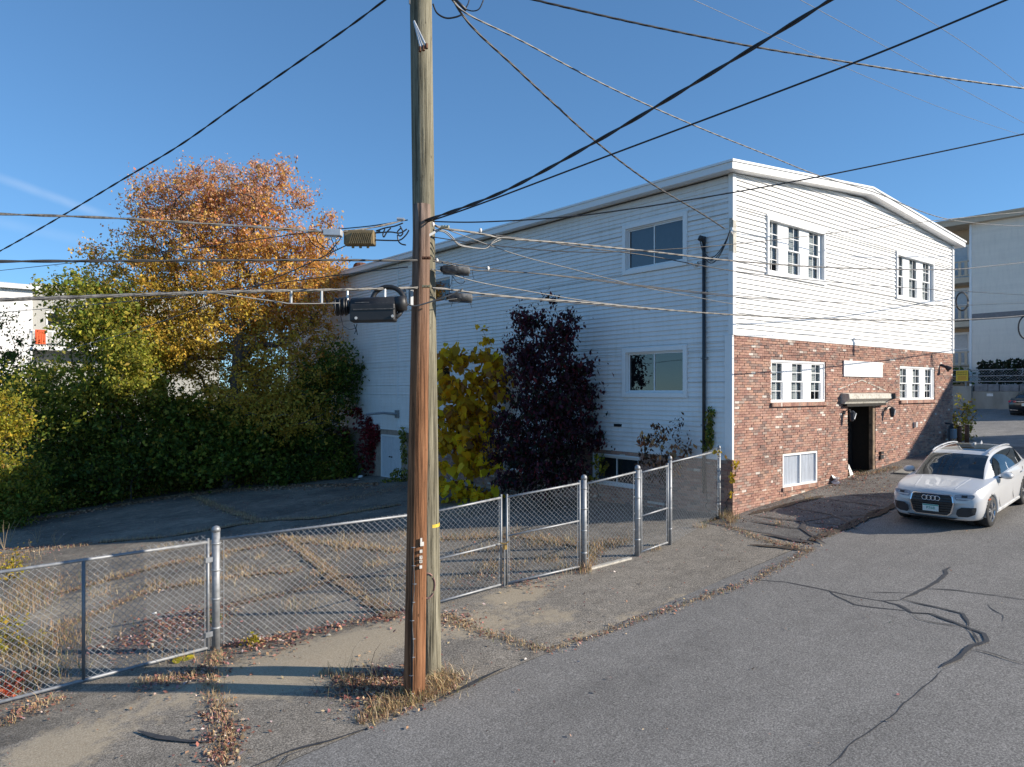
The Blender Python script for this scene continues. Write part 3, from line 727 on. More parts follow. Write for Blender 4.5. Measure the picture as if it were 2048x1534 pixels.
# basement window of the front: pale corrugated sheets behind a white frame
a, b, c, d = F_BW; m = MB(); frame(m, 'f', a+.01, b-.01, c+.06, d-.01, .05, -.004, .09); m.box((a+b)/2-.02, (a+b)/2+.02, -.002, .08, c+.1, d-.06)
bw = m.build('window', TRIM, bld)
cm = M('blue white corrugated sheet', (.56, .60, .66), .5, var=.25, scale=3, stretch=(9, 1, .3), dirt=((.26, .28, .32), 4, .6))
for p, q in ((a+.06, (a+b)/2-.02), ((a+b)/2+.02, b-.06)):
    m = MB(); n = 36; vs = [(p+(q-p)*i/n, .05+.012*(i % 2), zz) for zz in (c+.1, d-.06) for i in range(n+1)]
    m.add(vs, [(i, i+1, n+2+i, n+1+i) for i in range(n)]); m.build('corrugated_panel', cm, bw)
s = MB(); x = a-.05
while x < b+.03: s.box(x, x+.062, -.055, .03, c-.04, c+.055); x += .070
s.build('brick_sill', BRICKS, bld)
# --- front doorway: an open recess, near black inside
a, b, c, d = F_DR; m = MB(); DP = 1.0
m.quad((a, .014, c), (a, DP, c), (a, DP, d), (a, .014, d)); m.quad((b, .014, d), (b, DP, d), (b, DP, c), (b, .014, c)); m.quad((a, .014, d), (a, DP, d), (b, DP, d), (b, .014, d))
m.build('door_recess', DOORDK, bld)
m = MB(); m.quad((a, .0, c+.02), (b, .0, c+.02), (b, DP, c+.02), (a, DP, c+.02)); m.build('door_floor', SOIL, bld)
m = MB(); k = 0; z = c+.03
while z < d-.05:
    m.box(a+.06, b-.08, .70+.004*(k % 2), .74, z, z+.185); z += .19; k += 1
dr = m.build('door', DOORDK, bld)
m = MB(); m.box(a, a+.07, .09, .7, c, d); m.box(a, b, -.02, .05, c-.16, c+.03); m.build('door_step', CONCRETE, bld)
m = MB(); m.box(b-.16, b-.004, .01, .13, c+.03, d-.01); m.build('door_jamb', M('scorched jamb', (.22, .15, .10), .9, var=.5, scale=7, dirt=((.03, .025, .02), 5, .9)), bld)
m = MB(); m.box(a-.02, b+.02, -.03, .02, d-.02, d+.06); m.build('door_lintel', OLDWOOD, bld)
# --- hood over the doorway: broken white moulding
m = MB()
def moulding(m, x0, x1, prof):
    n = len(prof); vs = [(x, y, z) for x in (x0, x1) for y, z in prof]
    m.add(vs, [tuple(reversed(range(n))), tuple(range(n, 2*n))]+[(i, (i+1) % n, n+(i+1) % n, n+i) for i in range(n)])
moulding(m, 5.50, 8.36, [(.02, 2.70), (-.12, 2.70), (-.15, 2.76), (-.24, 2.83), (-.27, 2.85), (-.27, 2.87), (-.25, 3.00), (.02, 3.03)])
hd = m.build('entrance_hood', OLDWOOD, bld); bevel(hd, .01, 1)
m = MB(); m.add([(8.36, .01, 2.72), (8.62, -.02, 2.80), (8.58, -.30, 2.86), (8.36, -.36, 2.84), (8.36, .01, 3.0), (8.60, -.02, 2.95), (8.57, -.28, 2.93), (8.36, -.36, 3.02)],
      [(0,1,2,3), (4,7,6,5), (0,4,5,1), (1,5,6,2), (2,6,7,3), (0,3,7,4)]); m.build('torn_end', DARKMET, hd)
m = MB(); m.box(5.62, 8.2, -.14, .02, 2.63, 2.70); m.build('hood_soffit', DOORDK, hd)
for p, q in (((5.15, 3.10), (6.82, 3.42)), ((6.82, 3.42), (8.55, 3.08))):   # paint ghost of the old pediment
    m = MB(); dx, dz = q[0]-p[0], q[1]-p[1]; n = 26
    for i in range(n):
        if random.random() < .35: continue
        t0, t1 = i/n, (i+.9)/n; h = .02+.012*random.random()
        m.obox(((p[0]+dx*(t0+t1)/2), -.014, p[1]+dz*(t0+t1)/2), (dx*(t1-t0)/2, 0, dz*(t1-t0)/2), (0, .006, 0), (0, 0, h/2))
    m.build('paint_trace', OLDWOOD, bld)
# --- blank white sign board
m = MB(); m.box(5.63, 8.17, -.05, -.018, 3.52, 3.99)
tag(m.build('sign_board', M('blank sign', (.78, .78, .77), .5, var=.04, dirt=((.45, .45, .42), 5, .3)), bld), 'blank white rectangular sign board')
# --- carriage lamps beside the doorway
for lx, lz, broken in ((5.66, 2.40, 1), (8.45, 2.46, 0)):
    m = MB(); m.tube([(lx, .01, lz+.05), (lx, -.05, lz+.05)], .06, 10); m.tube([(lx, -.04, lz+.04), (lx, -.12, lz+.14), (lx, -.20, lz+.14), (lx, -.22, lz+.06)], .014, 6)
    lb = m.build('wall_lamp', DARKMET, bld)
    m = MB(); tl = .16 if broken else 0
    cx, cy, cz = lx+tl*.6, -.22, lz-.02
    for z0, z1, r0, r1 in ((.07, .13, .10, .03), (-.16, .07, .055, .085), (-.19, -.16, .03, .055)):
        m.tube([(cx+tl*.3*z0, cy, cz+z0), (cx+tl*.3*z1, cy, cz+z1)], [r0, r1], 6)
    m.build('lantern', GLASS if False else DARKMET, lb)
    m = MB(); m.tube([(cx-.01, cy-.07, cz-.12), (cx+.02+tl*.3, cy-.085, cz+.05)], .02, 5); m.build('lantern_glass', LIGHTMET, lb)
# --- small fittings on the brick
m = MB(); m.box(10.6, 10.74, -.10, 0, 1.86, 2.03); m.build('junction_box', LIGHTMET, bld)
m = MB(); m.box(8.02, 8.24, -.06, 0, .92, 1.05); m.box(8.04, 8.22, -.07, 0, 1.08, 1.16); m.build('outlet_cover', BLACKPL, bld)
m = MB(); m.tube([(12.9, -.02, 4.02), (12.95, -.18, 3.95)], .05, 8); m.tube([(12.95, -.16, 3.98), (13.0, -.30, 3.84)], [.05, .11], 10); m.build('floodlight', BLACKPL, bld)
# --- service conduit, weatherhead and the backing board for the drop on the corner
cy = .80; m = MB(); m.tube([(-.06, cy, SB-.9), (-.06, cy, 6.86)], .045, 10); m.tube([(-.06, cy, 6.86), (-.08, cy, 6.98), (-.16, cy+.02, 6.98), (-.19, cy+.03, 6.92)], [.05, .075, .075, .06], 10)
cd_ = m.build('service_conduit', DARKMET, bld, True)
for zz in (2.2, 3.9, 5.6):
    m = MB(); m.box(-.075, 0, cy-.09, cy+.09, zz, zz+.03); m.build('pipe_strap', GALV, cd_)
m = MB(); m.box(-.06, -.022, -.03, .06, 6.55, 7.35); m.box(-.045, .10, -.05, -.022, 6.5, 7.30); m.build('backing_board', OLDWOOD, bld)
m = MB(); m.tube([(-.05, -.02, 6.95), (-.18, -.06, 7.0)], .025, 6); m.tube([(-.10, -.04, 7.0), (-.10, -.05, 7.1)], .04, 8); m.build('drop_bracket', LIGHTMET, bld)
# wires from the drop to the weatherhead
for k in range(3):
    m = MB(); p0, p1 = Vector((-.18, -.05, 7.02)), Vector((-.19, cy+.02, 6.9))
    m.tube([p0.lerp(p1, t)+Vector((-.10*math.sin(math.pi*t), 0, -(.55+.07*k)*math.sin(math.pi*t)**.8)) for t in [i/14 for i in range(15)]], .012, 5); m.build('service_wire', RUBBER, cd_)
m = MB(); m.box(-.05, 0, 1.02, 1.14, 6.30, 6.42); m.tube([(-.05, 1.08, 6.36), (-.15, 1.05, 6.32)], .035, 8); m.build('floodlight', LIGHTMET, bld)
# --- side door and the lamp arm above it
a, b, c, d = S_DR; m = MB(); frame(m, 's', a, b, c, d, .07, -.03, .08); wo = m.build('door_frame', TRIM, bld)
for p, q in ((a+.07, (a+b)/2-.004), ((a+b)/2+.004, b-.07)):
    m = MB(); m.box(-.005, .05, p, q, c+.02, d-.075); dd = m.build('door', M('white steel door', (.62, .63, .66), .5, var=.08), wo)
    kx = q-.08 if p < 16.2 else p+.08
    h = MB(); h.tube([(-.06, kx, c+.95), (-.005, kx, c+.95)], .03, 8); h.build('handle', DARKMET, dd)
m = MB(); m.box(-.06, 0, 16.05, 16.35, 1.95, 2.27); m.tube([(-.05, 16.2, 2.10), (-.5, 16.55, 2.16), (-1.05, 17.0, 2.10)], .05, 8); m.build('lamp_arm', GALV, bld)
m = MB(); m.box(-.03, .02, 3.64, 3.92, 2.06, 2.14); m.build('siding_hole', ROOMDK, bld)
# --- rubbish in the doorway
m = MB(); m.add([(6.0, -.05, .55), (6.35, .02, .56), (6.42, .2, .86), (6.1, .05, .72), (5.98, -.02, .75)], [(0,1,2,3), (0,3,4)]); tag(m.build('paper_scrap', PAPER), 'crumpled white scrap lying in the open doorway', 'litter')
for (px, py), s_ in (((1577+98, 968), .12),):
    p = gp(px, py); m = MB()
    for k in range(4):
        o_ = Vector((random.gauss(0, .06), random.gauss(0, .06), .05+.04*k)); u = Vector((random.gauss(0, 1), random.gauss(0, 1), random.gauss(0, .5))).normalized()*s_; v_ = u.orthogonal().normalized()*s_*.7
        m.quad(p+o_-u-v_, p+o_+u-v_, p+o_+u+v_, p+o_-u+v_)
    tag(m.build('paper_scrap', PAPER), 'crumpled white paper bag against the brick wall foot', 'litter')
p = gp(1810, 945); m = MB(); m.obox(p+Vector((0, 0, .03)), (.38, .05, .02), (-.05, .2, 0), (0, 0, .012)); tag(m.build('broken_slab', CONCRETE), 'pale broken board lying flat by the brick wall', 'debris')
# ================================================================ buildings round about
# --- three storey beige block behind the driveway
NX = 36.5; T0, T1 = -12, 6.7
nb_ = empty('apartment_block', (NX, T1, 2), 'beige three storey apartment block with balconies behind the retaining wall', 'building')
nz0, nz1 = 2.0, onplane(1950, 447, 0, NX).z
m = MB(); m.quad((NX, T1, nz0), (NX, T0, nz0), (NX, T0, nz1), (NX, T1, nz1)); m.quad((NX, T1, nz0), (NX, T1, nz1), (NX+1.6, T1, nz1), (NX+1.6, T1, nz0)); m.quad((NX, T0, nz0), (NX+14, T0, nz0), (NX+14, T0, nz1), (NX, T0, nz1)); m.build('side_wall', SIDING2, nb_)
TANS = siding('beige siding', (.48, .36, .24), (.37, .28, .19)); TAND = M('beige trim', (.54, .43, .31), .6, var=.08)
z = nz0
while z < nz1-.05:                               # clapboards of the pale wall
    m = MB(); m.add([(NX-.02, T1, z), (NX-.02, T0, z), (NX-.004, T0, z+.16), (NX-.004, T1, z+.16), (NX-.002, T1, z), (NX-.002, T0, z)], [(0,1,2,3), (0,4,5,1)])
    m.build('siding_board', SIDING2, nb_); z += .16
m = MB(); m.box(NX-.05, NX+.06, T1-.01, T1+.12, nz0, nz1); m.build('corner_board', TRIM, nb_)
m = MB(); m.quad((NX+1.6, T1+9, nz0), (NX+1.6, T1, nz0), (NX+1.6, T1, nz1), (NX+1.6, T1+9, nz1)); m.build('porch_wall', TANS, nb_)
m = MB(); m.box(NX-.5, NX+15, T0-.5, T1+9.4, nz1-.02, nz1+.28); m.box(NX-.55, NX+15, T0-.55, T1+9.5, nz1+.28, nz1+.40); m.build('roof', TAND, nb_)
m = MB(); zb = onplane(1985, 638, 0, NX).z; zt = onplane(1985, 625, 0, NX).z
m.box(NX-.03, NX-.021, T0, T1-.02, zb, zt); m.build('dark_band', M('dark slate band', (.20, .19, .19), .7), nb_)
for i, (fy, ty) in enumerate(((555, 522), (643, 612), (734, 703))):
    zf = onplane(1925, fy, 0, NX).z; zr = onplane(1925, ty, 0, NX).z
    m = MB(); m.box(NX-.05, NX+1.6, T1+.13, T1+4.2, zf-.35, zf); bo = m.build('balcony_floor', TAND, nb_)
    m = MB(); m.box(NX-.04, NX+.05, T1+.13, T1+4.2, zr-.08, zr); m.box(NX-.04, NX+.05, T1+.13, T1+4.2, zf+.08, zf+.16); m.build('handrail', TAND, bo)
    y = T1+.25
    while y < T1+4.1:
        m = MB(); m.box(NX-.02, NX+.03, y, y+.16, zf+.16, zr-.08); m.build('baluster', TAND, bo); y += .36
    m = MB(); m.box(NX+1.5, NX+1.6, T1+.6, T1+2.6, zf+.2, zf+2.35); wf = m.build('window', TRIM, nb_)
    m = MB(); m.box(NX+1.47, NX+1.5, T1+.75, T1+2.45, zf+.35, zf+1.2); m.box(NX+1.47, NX+1.5, T1+.75, T1+2.45, zf+1.28, zf+2.2); m.build('pane', M('pale curtain glass', (.42, .47, .52), .15, var=.1), wf)
for y in (T1+4.2,):
    m = MB(); m.box(NX-.05, NX+.1, y, y+.2, nz0, nz1); m.build('porch_post', TAND, nb_)
# --- retaining wall, stone course, fence, hedge and sign in front of it
WX = 33.6; gz = G(WX, 4)
rw = empty('retaining_wall', (WX, 0, gz), 'long stained concrete retaining wall across the driveway end', 'wall')
zt = onplane(1990, 783, 0, WX).z; y6 = onplane(1944, 800, 0, WX).y; y = y6
while y > -14:
    m = MB(); m.box(WX, WX+.4, y-2.38, y-.006, gz-.3, zt); m.build('wall_panel', CONCRETE, rw); y -= 2.4
zt2 = onplane(1925, 772, 0, WX).z; m = MB(); m.box(WX-.12, WX+.4, y6, y6+4.2, gz-.3, zt2); m.build('wall_panel', CONCRETE, rw)
y = y6-.05; zs1 = onplane(1990, 767, 0, WX).z
while y > -14:
    w_ = random.uniform(.5, 1.1); h_ = (zs1-zt)*random.uniform(.85, 1.05)
    m = MB(); m.box(WX+.06+random.uniform(-.03, .05), WX+.4, y-w_, y-.03, zt+.004, zt+h_); bevel(m.build('stone_block', STONE, rw), .04, 2); y -= w_
yl = onplane(1957, 810, 0, WX-.05).y
m = MB(); yb = onplane(1986, 790, 0, WX).y; m.box(WX-.03, WX, yb, yb+.32, zt-.28, zt-.12); m.box(WX-.03, WX, y6+.02, y6+.12, zs1-.45, zs1); m.build('white_plate', PAPER, rw)
zf1 = onplane(1990, 739, 0, WX).z
ff = empty('chain_link_fence', (WX+.25, 0, zs1), 'low chain link fence on top of the concrete retaining wall', 'fence')
def chain(m, O, U, V, wd, ht, pitch=.085, r=.0024, shear=None):
    """diagonal wires filling a panel O + u*U + v*V (unit vectors), clipped to it"""
    O, U, V = Vector(O), Vector(U), Vector(V); nrm = U.cross(V).normalized()
    for sgn in (1, -1):
        k = -ht
        while k < wd+ht:
            if sgn == 1: u0, v0, u1, v1 = k, 0, k+ht, ht
            else: u0, v0, u1, v1 = k, ht, k+ht, 0
            ts = [0.0, 1.0]
            if u0 < 0: ts[0] = -u0/(u1-u0)
            if u1 > wd: ts[1] = (wd-u0)/(u1-u0)
            if ts[1]-ts[0] > .01:
                a = O+U*(u0+(u1-u0)*ts[0])+V*(v0+(v1-v0)*ts[0])+nrm*r*sgn; b = O+U*(u0+(u1-u0)*ts[1])+V*(v0+(v1-v0)*ts[1])+nrm*r*sgn
                m.tube([a, b], r, 4, False)
            k += pitch
for y in lin(-13, y6+3.6, 3.3):
    m = MB(); m.tube([(WX+.25, y, zt), (WX+.25, y, zf1+.1)], .04, 6); m.build('post', GALV, ff)
for zz in (zf1, zs1+.12, (zf1*.55+zs1*.45)):
    m = MB(); m.tube([(WX+.25, -13, zz), (WX+.25, y6+3.6, zz)], .03, 6); m.build('rail', GALV, ff)
m = MB(); chain(m, (WX+.25, y6+3.6, zs1+.1), (0, -1, 0), (0, 0, 1), y6+14, zf1-zs1-.1, .16, .006); m.build('chain_link_mesh', WIREM, ff)
sg = onplane(1910, 741, 0, WX); sg2 = onplane(1934, 762, 0, WX)
m = MB(); m.box(WX+.17, WX+.20, sg2.y, sg.y, sg2.z, sg.z)
so = tag(m.build('parking_sign', M('yellow sign', (.72, .50, .03), .5, var=.05)), 'square yellow parking notice on the fence over the wall', 'sign')
def text(s, size, mat, parent, org, U, V, ext=.004, align='CENTER', name='lettering'):
    cu = bpy.data.curves.new(name, 'FONT'); cu.body = s; cu.size = size; cu.extrude = ext; cu.align_x = align; cu.align_y = 'CENTER'
    to = bpy.data.objects.new(name, cu); COL.objects.link(to); dg = bpy.context.evaluated_depsgraph_get()
    me = bpy.data.meshes.new_from_object(to.evaluated_get(dg)); bpy.data.objects.remove(to); bpy.data.curves.remove(cu)
    U, V = Vector(U).normalized(), Vector(V).normalized(); Wv = U.cross(V)
    mt = Matrix((U, V, Wv)).transposed().to_4x4(); mt.translation = Vector(org)-base_of(parent); me.transform(mt)
    return finish(name, me, mat, parent)
INK = M('sign ink', (.10, .07, .02), .6); REDINK = M('red sign ink', (.45, .09, .03), .6)
wdt = sg.y-sg2.y; hh = sg.z-sg2.z; cyy = (sg.y+sg2.y)/2
text('RESIDENT', wdt*.19, INK, so, (WX+.166, cyy, sg.z-hh*.17), (0, -1, 0), (0, 0, 1)); text('PARKING', wdt*.21, INK, so, (WX+.166, cyy, sg.z-hh*.38), (0, -1, 0), (0, 0, 1))
for k in range(4):                               # the fine print is too small to read: plain lines
    m = MB(); wl = wdt*(.38-.03*(k % 2)); zz = sg.z-hh*(.56+.1*k); m.box(WX+.162, WX+.168, cyy-wl, cyy+wl, zz-hh*.018, zz+hh*.018); m.build('text_line', REDINK, so)
# --- house across the street (out of the picture; its gable shades the brick)
ho = empty('house', (24, -17, 1.5), 'plain clapboard house with steep gable across the street', 'house')
x0, x1, y0, y1, ez, rz_ = 20.9, 29.5, -24, -13.2, 6.9, 11.0
m = MB(); m.box(x0, x1, y0, y1, .6, ez); m.add([(x0, y1, ez), (x1, y1, ez), ((x0+x1)/2, y1, rz_), (x0, y0, ez), (x1, y0, ez), ((x0+x1)/2, y0, rz_)], [(0,1,2), (3,5,4)]); m.build('wall', SIDING2, ho)
m = MB(); c_ = (x0+x1)/2; o_ = .35; sl_ = (rz_-ez)/(c_-x0)
m.add([(x0-o_, y1+o_, ez-o_*sl_), (c_, y1+o_, rz_+.02), (x1+o_, y1+o_, ez-o_*sl_), (x0-o_, y0-o_, ez-o_*sl_), (c_, y0-o_, rz_+.02), (x1+o_, y0-o_, ez-o_*sl_),
       (x0-o_, y1+o_, ez-o_*sl_+.2), (c_, y1+o_, rz_+.22), (x1+o_, y1+o_, ez-o_*sl_+.2), (x0-o_, y0-o_, ez-o_*sl_+.2), (c_, y0-o_, rz_+.22), (x1+o_, y0-o_, ez-o_*sl_+.2)],
      [(0,1,4,3), (1,2,5,4), (6,9,10,7), (7,10,11,8), (0,6,7,1), (1,7,8,2), (3,4,10,9), (4,5,11,10), (0,3,9,6), (2,8,11,5)]); m.build('roof', ROOF, ho)
for i, wx in enumerate((22.3, 24.6, 27.0)):
    for wz_ in (2.4, 5.0):
        m = MB(); m.box(wx, wx+1.0, y1, y1+.05, wz_, wz_+1.5); wf = m.build('window', TRIM, ho); m = MB(); m.box(wx+.08, wx+.92, y1+.05, y1+.06, wz_+.08, wz_+1.42); m.build('pane', GLASS, wf)
# --- white house showing through the trees on the left
hp = at(64, 640, 46); hx, hy = hp.x, hp.y; hz = G(hx, hy)
wh = empty('white_house', (hx, hy, hz), 'white clapboard house half hidden behind the trees', 'house')
ztop = at(30, 580, 46).z
m = MB(); m.box(hx-9, hx, hy, hy+9, hz-2, ztop); m.build('wall', SIDING, wh)
z = hz
while z < ztop-.1:
    m = MB(); m.add([(hx-9, hy-.025, z), (hx-.1, hy-.025, z), (hx-.1, hy-.004, z+.17), (hx-9, hy-.004, z+.17)], [(0,1,2,3)]); m.build('siding_board', SIDING, wh); z += .17
m = MB(); m.box(hx-.1, hx+.02, hy-.03, hy+.1, hz-1, ztop); m.build('corner_board', TRIM, wh)
m = MB(); m.box(hx-9.4, hx+.4, hy-.4, hy+9.4, ztop, ztop+.28); m.add([(hx-9.4, hy-.4, ztop+.285), (hx+.4, hy-.4, ztop+.285), (hx+.4, hy+9.4, ztop+.285), (hx-9.4, hy+9.4, ztop+.285), (hx-4.5, hy+4.5, ztop+1.0)], [(0,1,4), (1,2,4), (2,3,4), (3,0,4)]); m.build('roof', FASCIA, wh)
gm = M('shaded porch grey', (.34, .34, .32), .7, var=.06); zt_ = at(90, 575, 47).z  # the shade under the porch is put into this grey wall colour
m = MB(); m.box(hx+.02, hx+12, hy+1.2, hy+7, hz-2, zt_+.3); m.build('porch_wing', gm, wh)
m = MB(); zw0, zw1 = at(95, 648, 47).z, at(95, 624, 47).z; m.box(hx+.9, hx+1.9, hy+1.16, hy+1.2, zw0-.1, zw1+.1); wf = m.build('window', TRIM, wh)
m = MB(); m.box(hx+1.0, hx+1.8, hy+1.13, hy+1.16, zw0, zw1); m.build('pane', GLASS, wf)
zr_ = at(90, 660, 46).z; m = MB(); m.box(hx+.02, hx+9, hy-.2, hy+1.2, zr_-1.25, zr_-1.05); pd = m.build('porch_deck', TRIM, wh)
m = MB(); m.box(hx+.02, hx+9, hy-.2, hy-.12, zr_-.08, zr_); m.build('handrail', TRIM, pd)
x = hx+.1
while x < hx+9:
    m = MB(); m.box(x, x+.07, hy-.19, hy-.13, zr_-1.05, zr_-.08); m.build('baluster', TRIM, pd); x += .32
m = MB(); n = 8
for k in range(n): 
    xa = hx+.15+k*.07; m.quad((xa, hy-.24-.03*(k % 2), zr_-.9), (xa+.07, hy-.24-.03*((k+1) % 2), zr_-.9), (xa+.07, hy-.22, zr_+.03), (xa, hy-.22, zr_+.03))
tag(m.build('orange_cloth', M('orange cloth', (.62, .10, .03), .8, var=.2)), 'bright orange cloth hung over the porch railing of the white house', 'cloth')
# ================================================================ chain link fence and gates
def gz_(p): return Vector((p.x, p.y, G(p.x, p.y)))
PST = {k: gp(*v) for k, v in {'far': (-330, 1500), 'l': (-40, 1408), 'a': (432, 1300), 'b': (838, 1222), 'g1': (1003, 1175), 'g2': (1013, 1173), 'c': (1168, 1140), 'd': (1275, 1112), 'e': (1340, 1090), 'f': (1438, 1034)}.items()}
def topof(key, py):                              # height of a post from its top in the picture
    p = PST[key]; Y = (p-CAMP).dot(FW); return CAMP.z + (HOR-py)/FPX*Y
def post(p, z1, r, name, label, group='fence posts', cap=True):
    t = empty(name, p, label, 'fence post', group)
    m = MB(); m.tube([p+Vector((0,0,-.1)), Vector((p.x, p.y, z1))], r, 14); m.build('tube', GALV, t, True)
    if cap:
        m = MB(); m.tube([(p.x, p.y, z1-.03), (p.x, p.y, z1+.02), (p.x, p.y, z1+.05), (p.x, p.y, z1+.065)], [r*1.08, r*1.08, r*.8, r*.25], 14); m.build('cap', GALV, t, True)
    for k in (.18, .42, .66, .88):
        zz = p.z+(z1-p.z)*k; m = MB(); m.tube([(p.x, p.y, zz), (p.x, p.y, zz+.03)], r*1.12, 14); m.build('clamp_band', WIREM, t, True)
    return t
def panel(name, label, p, q, zp0, zp1, zq0, zq1, cat, group, frame_r=.021, mid=None, bottom=True, verts=(), sides=True, tops=True, wr=.0025):
    """p, q: feet; zp0/zp1 bottom and top height at p, likewise q"""
    t = empty(name, Vector((p.x, p.y, zp0)), label, cat, group)
    A, B, Cc, D = Vector((p.x, p.y, zp0)), Vector((q.x, q.y, zq0)), Vector((q.x, q.y, zq1)), Vector((p.x, p.y, zp1))
    if tops: m = MB(); m.tube([D, Cc], frame_r, 10); m.build('top_rail', GALV, t, True)
    if bottom: m = MB(); m.tube([A, B], frame_r, 10); m.build('bottom_rail', GALV, t, True)
    if sides:
        for u, v in ((A, D), (B, Cc)):
            m = MB(); e = (v-u).normalized()*.06; m.tube([u-e*.5, v+e], frame_r, 10); m.build('upright', GALV, t, True)
    if mid:
        for k in mid: m = MB(); m.tube([A.lerp(D, k), B.lerp(Cc, k)], frame_r*.85, 10); m.build('mid_rail', GALV, t, True)
    for k in verts: m = MB(); m.tube([A.lerp(B, k), D.lerp(Cc, k)], frame_r, 10); m.build('upright', M('dull pipe', (.20, .21, .225), .5, .5), t, True)
    L = (Vector((q.x-p.x, q.y-p.y, 0))).length; ht = ((zp1-zp0)+(zq1-zq0))/2
    U = (B-A).normalized(); m = MB(); chain(m, A+Vector((0,0,-.01)), U, (0,0,1), (B-A).length, ht+.03, .096, wr)
    # knuckled wire ends over the top rail
    n = int(L/.096)
    for i in range(n):
        c0 = D.lerp(Cc, (i+.5)/n); e = (Cc-D).normalized()*.014
        m.tube([c0-e+Vector((0,0,-.005)), c0+Vector((0,0,.038)), c0+e+Vector((0,0,-.005))], .0026, 4, False)
    m.build('chain_link_mesh', WIREM, t)
    for u, v in ((A, D), (B, Cc)):               # tension bars and ties
        off = (B-A).normalized()*.045*(1 if u is A else -1)
        m = MB(); m.tube([u+off, v+off], .006, 5)
        for k in range(5): pt = u.lerp(v, .1+.2*k); m.tube([pt, pt+off], .009, 5)
        m.build('tension_bar', WIREM, t)
    return t
za, zb, zg, zc, zd, ze, zf = topof('a', 1062), topof('b', 1026), topof('g1', 992), topof('c', 962), topof('d', 942), topof('e', 922), topof('f', 900)
post(PST['a'], za+.02, .062, 'fence_post', 'thick galvanised gate post with dome cap beside the tilted gate leaf')
post(PST['b'], zb+.05, .035, 'fence_post', 'galvanised fence post standing behind the two utility poles')
post(PST['c'], zc+.06, .055, 'fence_post', 'thick capped post carrying the padlocked right gate leaf')
post(PST['d'], zd+.06, .055, 'fence_post', 'thick capped post on which the narrow walk gate hangs')
post(PST['e'], ze+.05, .042, 'fence_post', 'galvanised post between walk gate and the end panel at brick corner')
post(PST['f'], zf+.05, .040, 'fence_post', 'galvanised end post touching the corner of the brick building')
def sh(p, q, d): return p + (q-p).normalized()*d
# tilted leaf on the left, swung a little out of line
a = PST['a']; l = PST['far']
pa = sh(a, l, .12); zl0 = G(l.x, l.y)+.06
panel('gate_leaf', 'wide chain link gate leaf sloping down to the left with dull middle upright', gz_(l), pa, zl0, zl0+1.86, a.z+.06, a.z+1.72, 'gate', 'gates', .024, verts=(1-(432-205)/(432+330)*1.30,))
for zz in (a.z+.28, a.z+1.45):
    m = MB(); m.obox(a.lerp(pa, .5)+Vector((0, 0, zz-a.z)), (pa-a)*.6, (.03, .03, 0), (0, 0, .04)); tag(m.build('hinge_clamp', GALV), 'steel hinge clamp joining tilted gate leaf to thick post, %s one' % ('lower' if zz < a.z+1 else 'upper'), 'hinge', 'gate hinges')
b = PST['b']; g1 = PST['g1']; g2 = PST['g2']; c = PST['c']; d = PST['d']; e = PST['e']; f = PST['f']
panel('chain_link_fence', 'long fence panel between thick gate post and the utility poles', sh(a, b, .07), sh(b, a, .05), a.z+.08, za-.13, b.z+.06, zb-.02, 'fence panel', 'fence panels', bottom=False, sides=False)
panel('gate_leaf', 'left padlocked gate leaf with mid rail beside the poles', sh(b, g1, .06), sh(g1, b, .01), b.z+.07, zb-.03, g1.z+.06, zg-.03, 'gate', 'gates', mid=(.47,))
panel('gate_leaf', 'right padlocked gate leaf with mid rail before the purple tree', sh(g2, c, .01), sh(c, g2, .10), g2.z+.06, zg-.03, c.z+.08, zc-.04, 'gate', 'gates', mid=(.55,))
m = MB(); k_ = g1.lerp(g2, .5)+Vector((-.03, -.05, .82)); m.tube([k_+Vector((-.10, 0, .03)), k_+Vector((0, -.03, 0)), k_+Vector((.10, 0, .03))], .012, 6); m.obox(k_+Vector((0, -.03, -.06)), (.03, 0, 0), (0, .015, 0), (0, 0, .04))
tag(m.build('padlock_chain', M('brass lock', (.34, .23, .08), .4, .7, var=.3)), 'rusty brass padlock and chain holding the double gate shut', 'padlock')
m = MB(); k_ = g1.lerp(g2, .5)+Vector((-.02, -.04, 0)); m.tube([k_+Vector((0, 0, -.02)), k_+Vector((0, 0, .75))], .012, 6); tag(m.build('drop_rod', GALV), 'vertical drop rod between the two padlocked gate leaves', 'gate rod')
panel('chain_link_fence', 'narrow fence panel between the thick posts with dry grass at its foot', sh(c, d, .06), sh(d, c, .06), c.z+.05, zc-.06, d.z+.05, zd-.02, 'fence panel', 'fence panels', bottom=False, sides=False)
panel('gate_leaf', 'narrow walk gate with mid rail nearest the brick corner', sh(d, e, .10), sh(e, d, .08), d.z+.07, zd-.04, e.z+.07, ze-.10, 'gate', 'gates', mid=(.45,), wr=.0022)
panel('chain_link_fence', 'end fence panel climbing to the corner of the brick building', sh(e, f, .05), sh(f, e, .04), e.z+.03, ze-.03, f.z+.04, zf-.02, 'fence panel', 'fence panels', bottom=False, sides=False, wr=.0018)
m = MB(); m.bar(sh(c, d, .1)+Vector((0, -.06, .02)), sh(d, c, .25)+Vector((0, -.06, .02)), .09, .04); tag(m.build('timber_strip', OLDWOOD), 'pale timber strip on the ground under the narrow fence panel', 'timber')
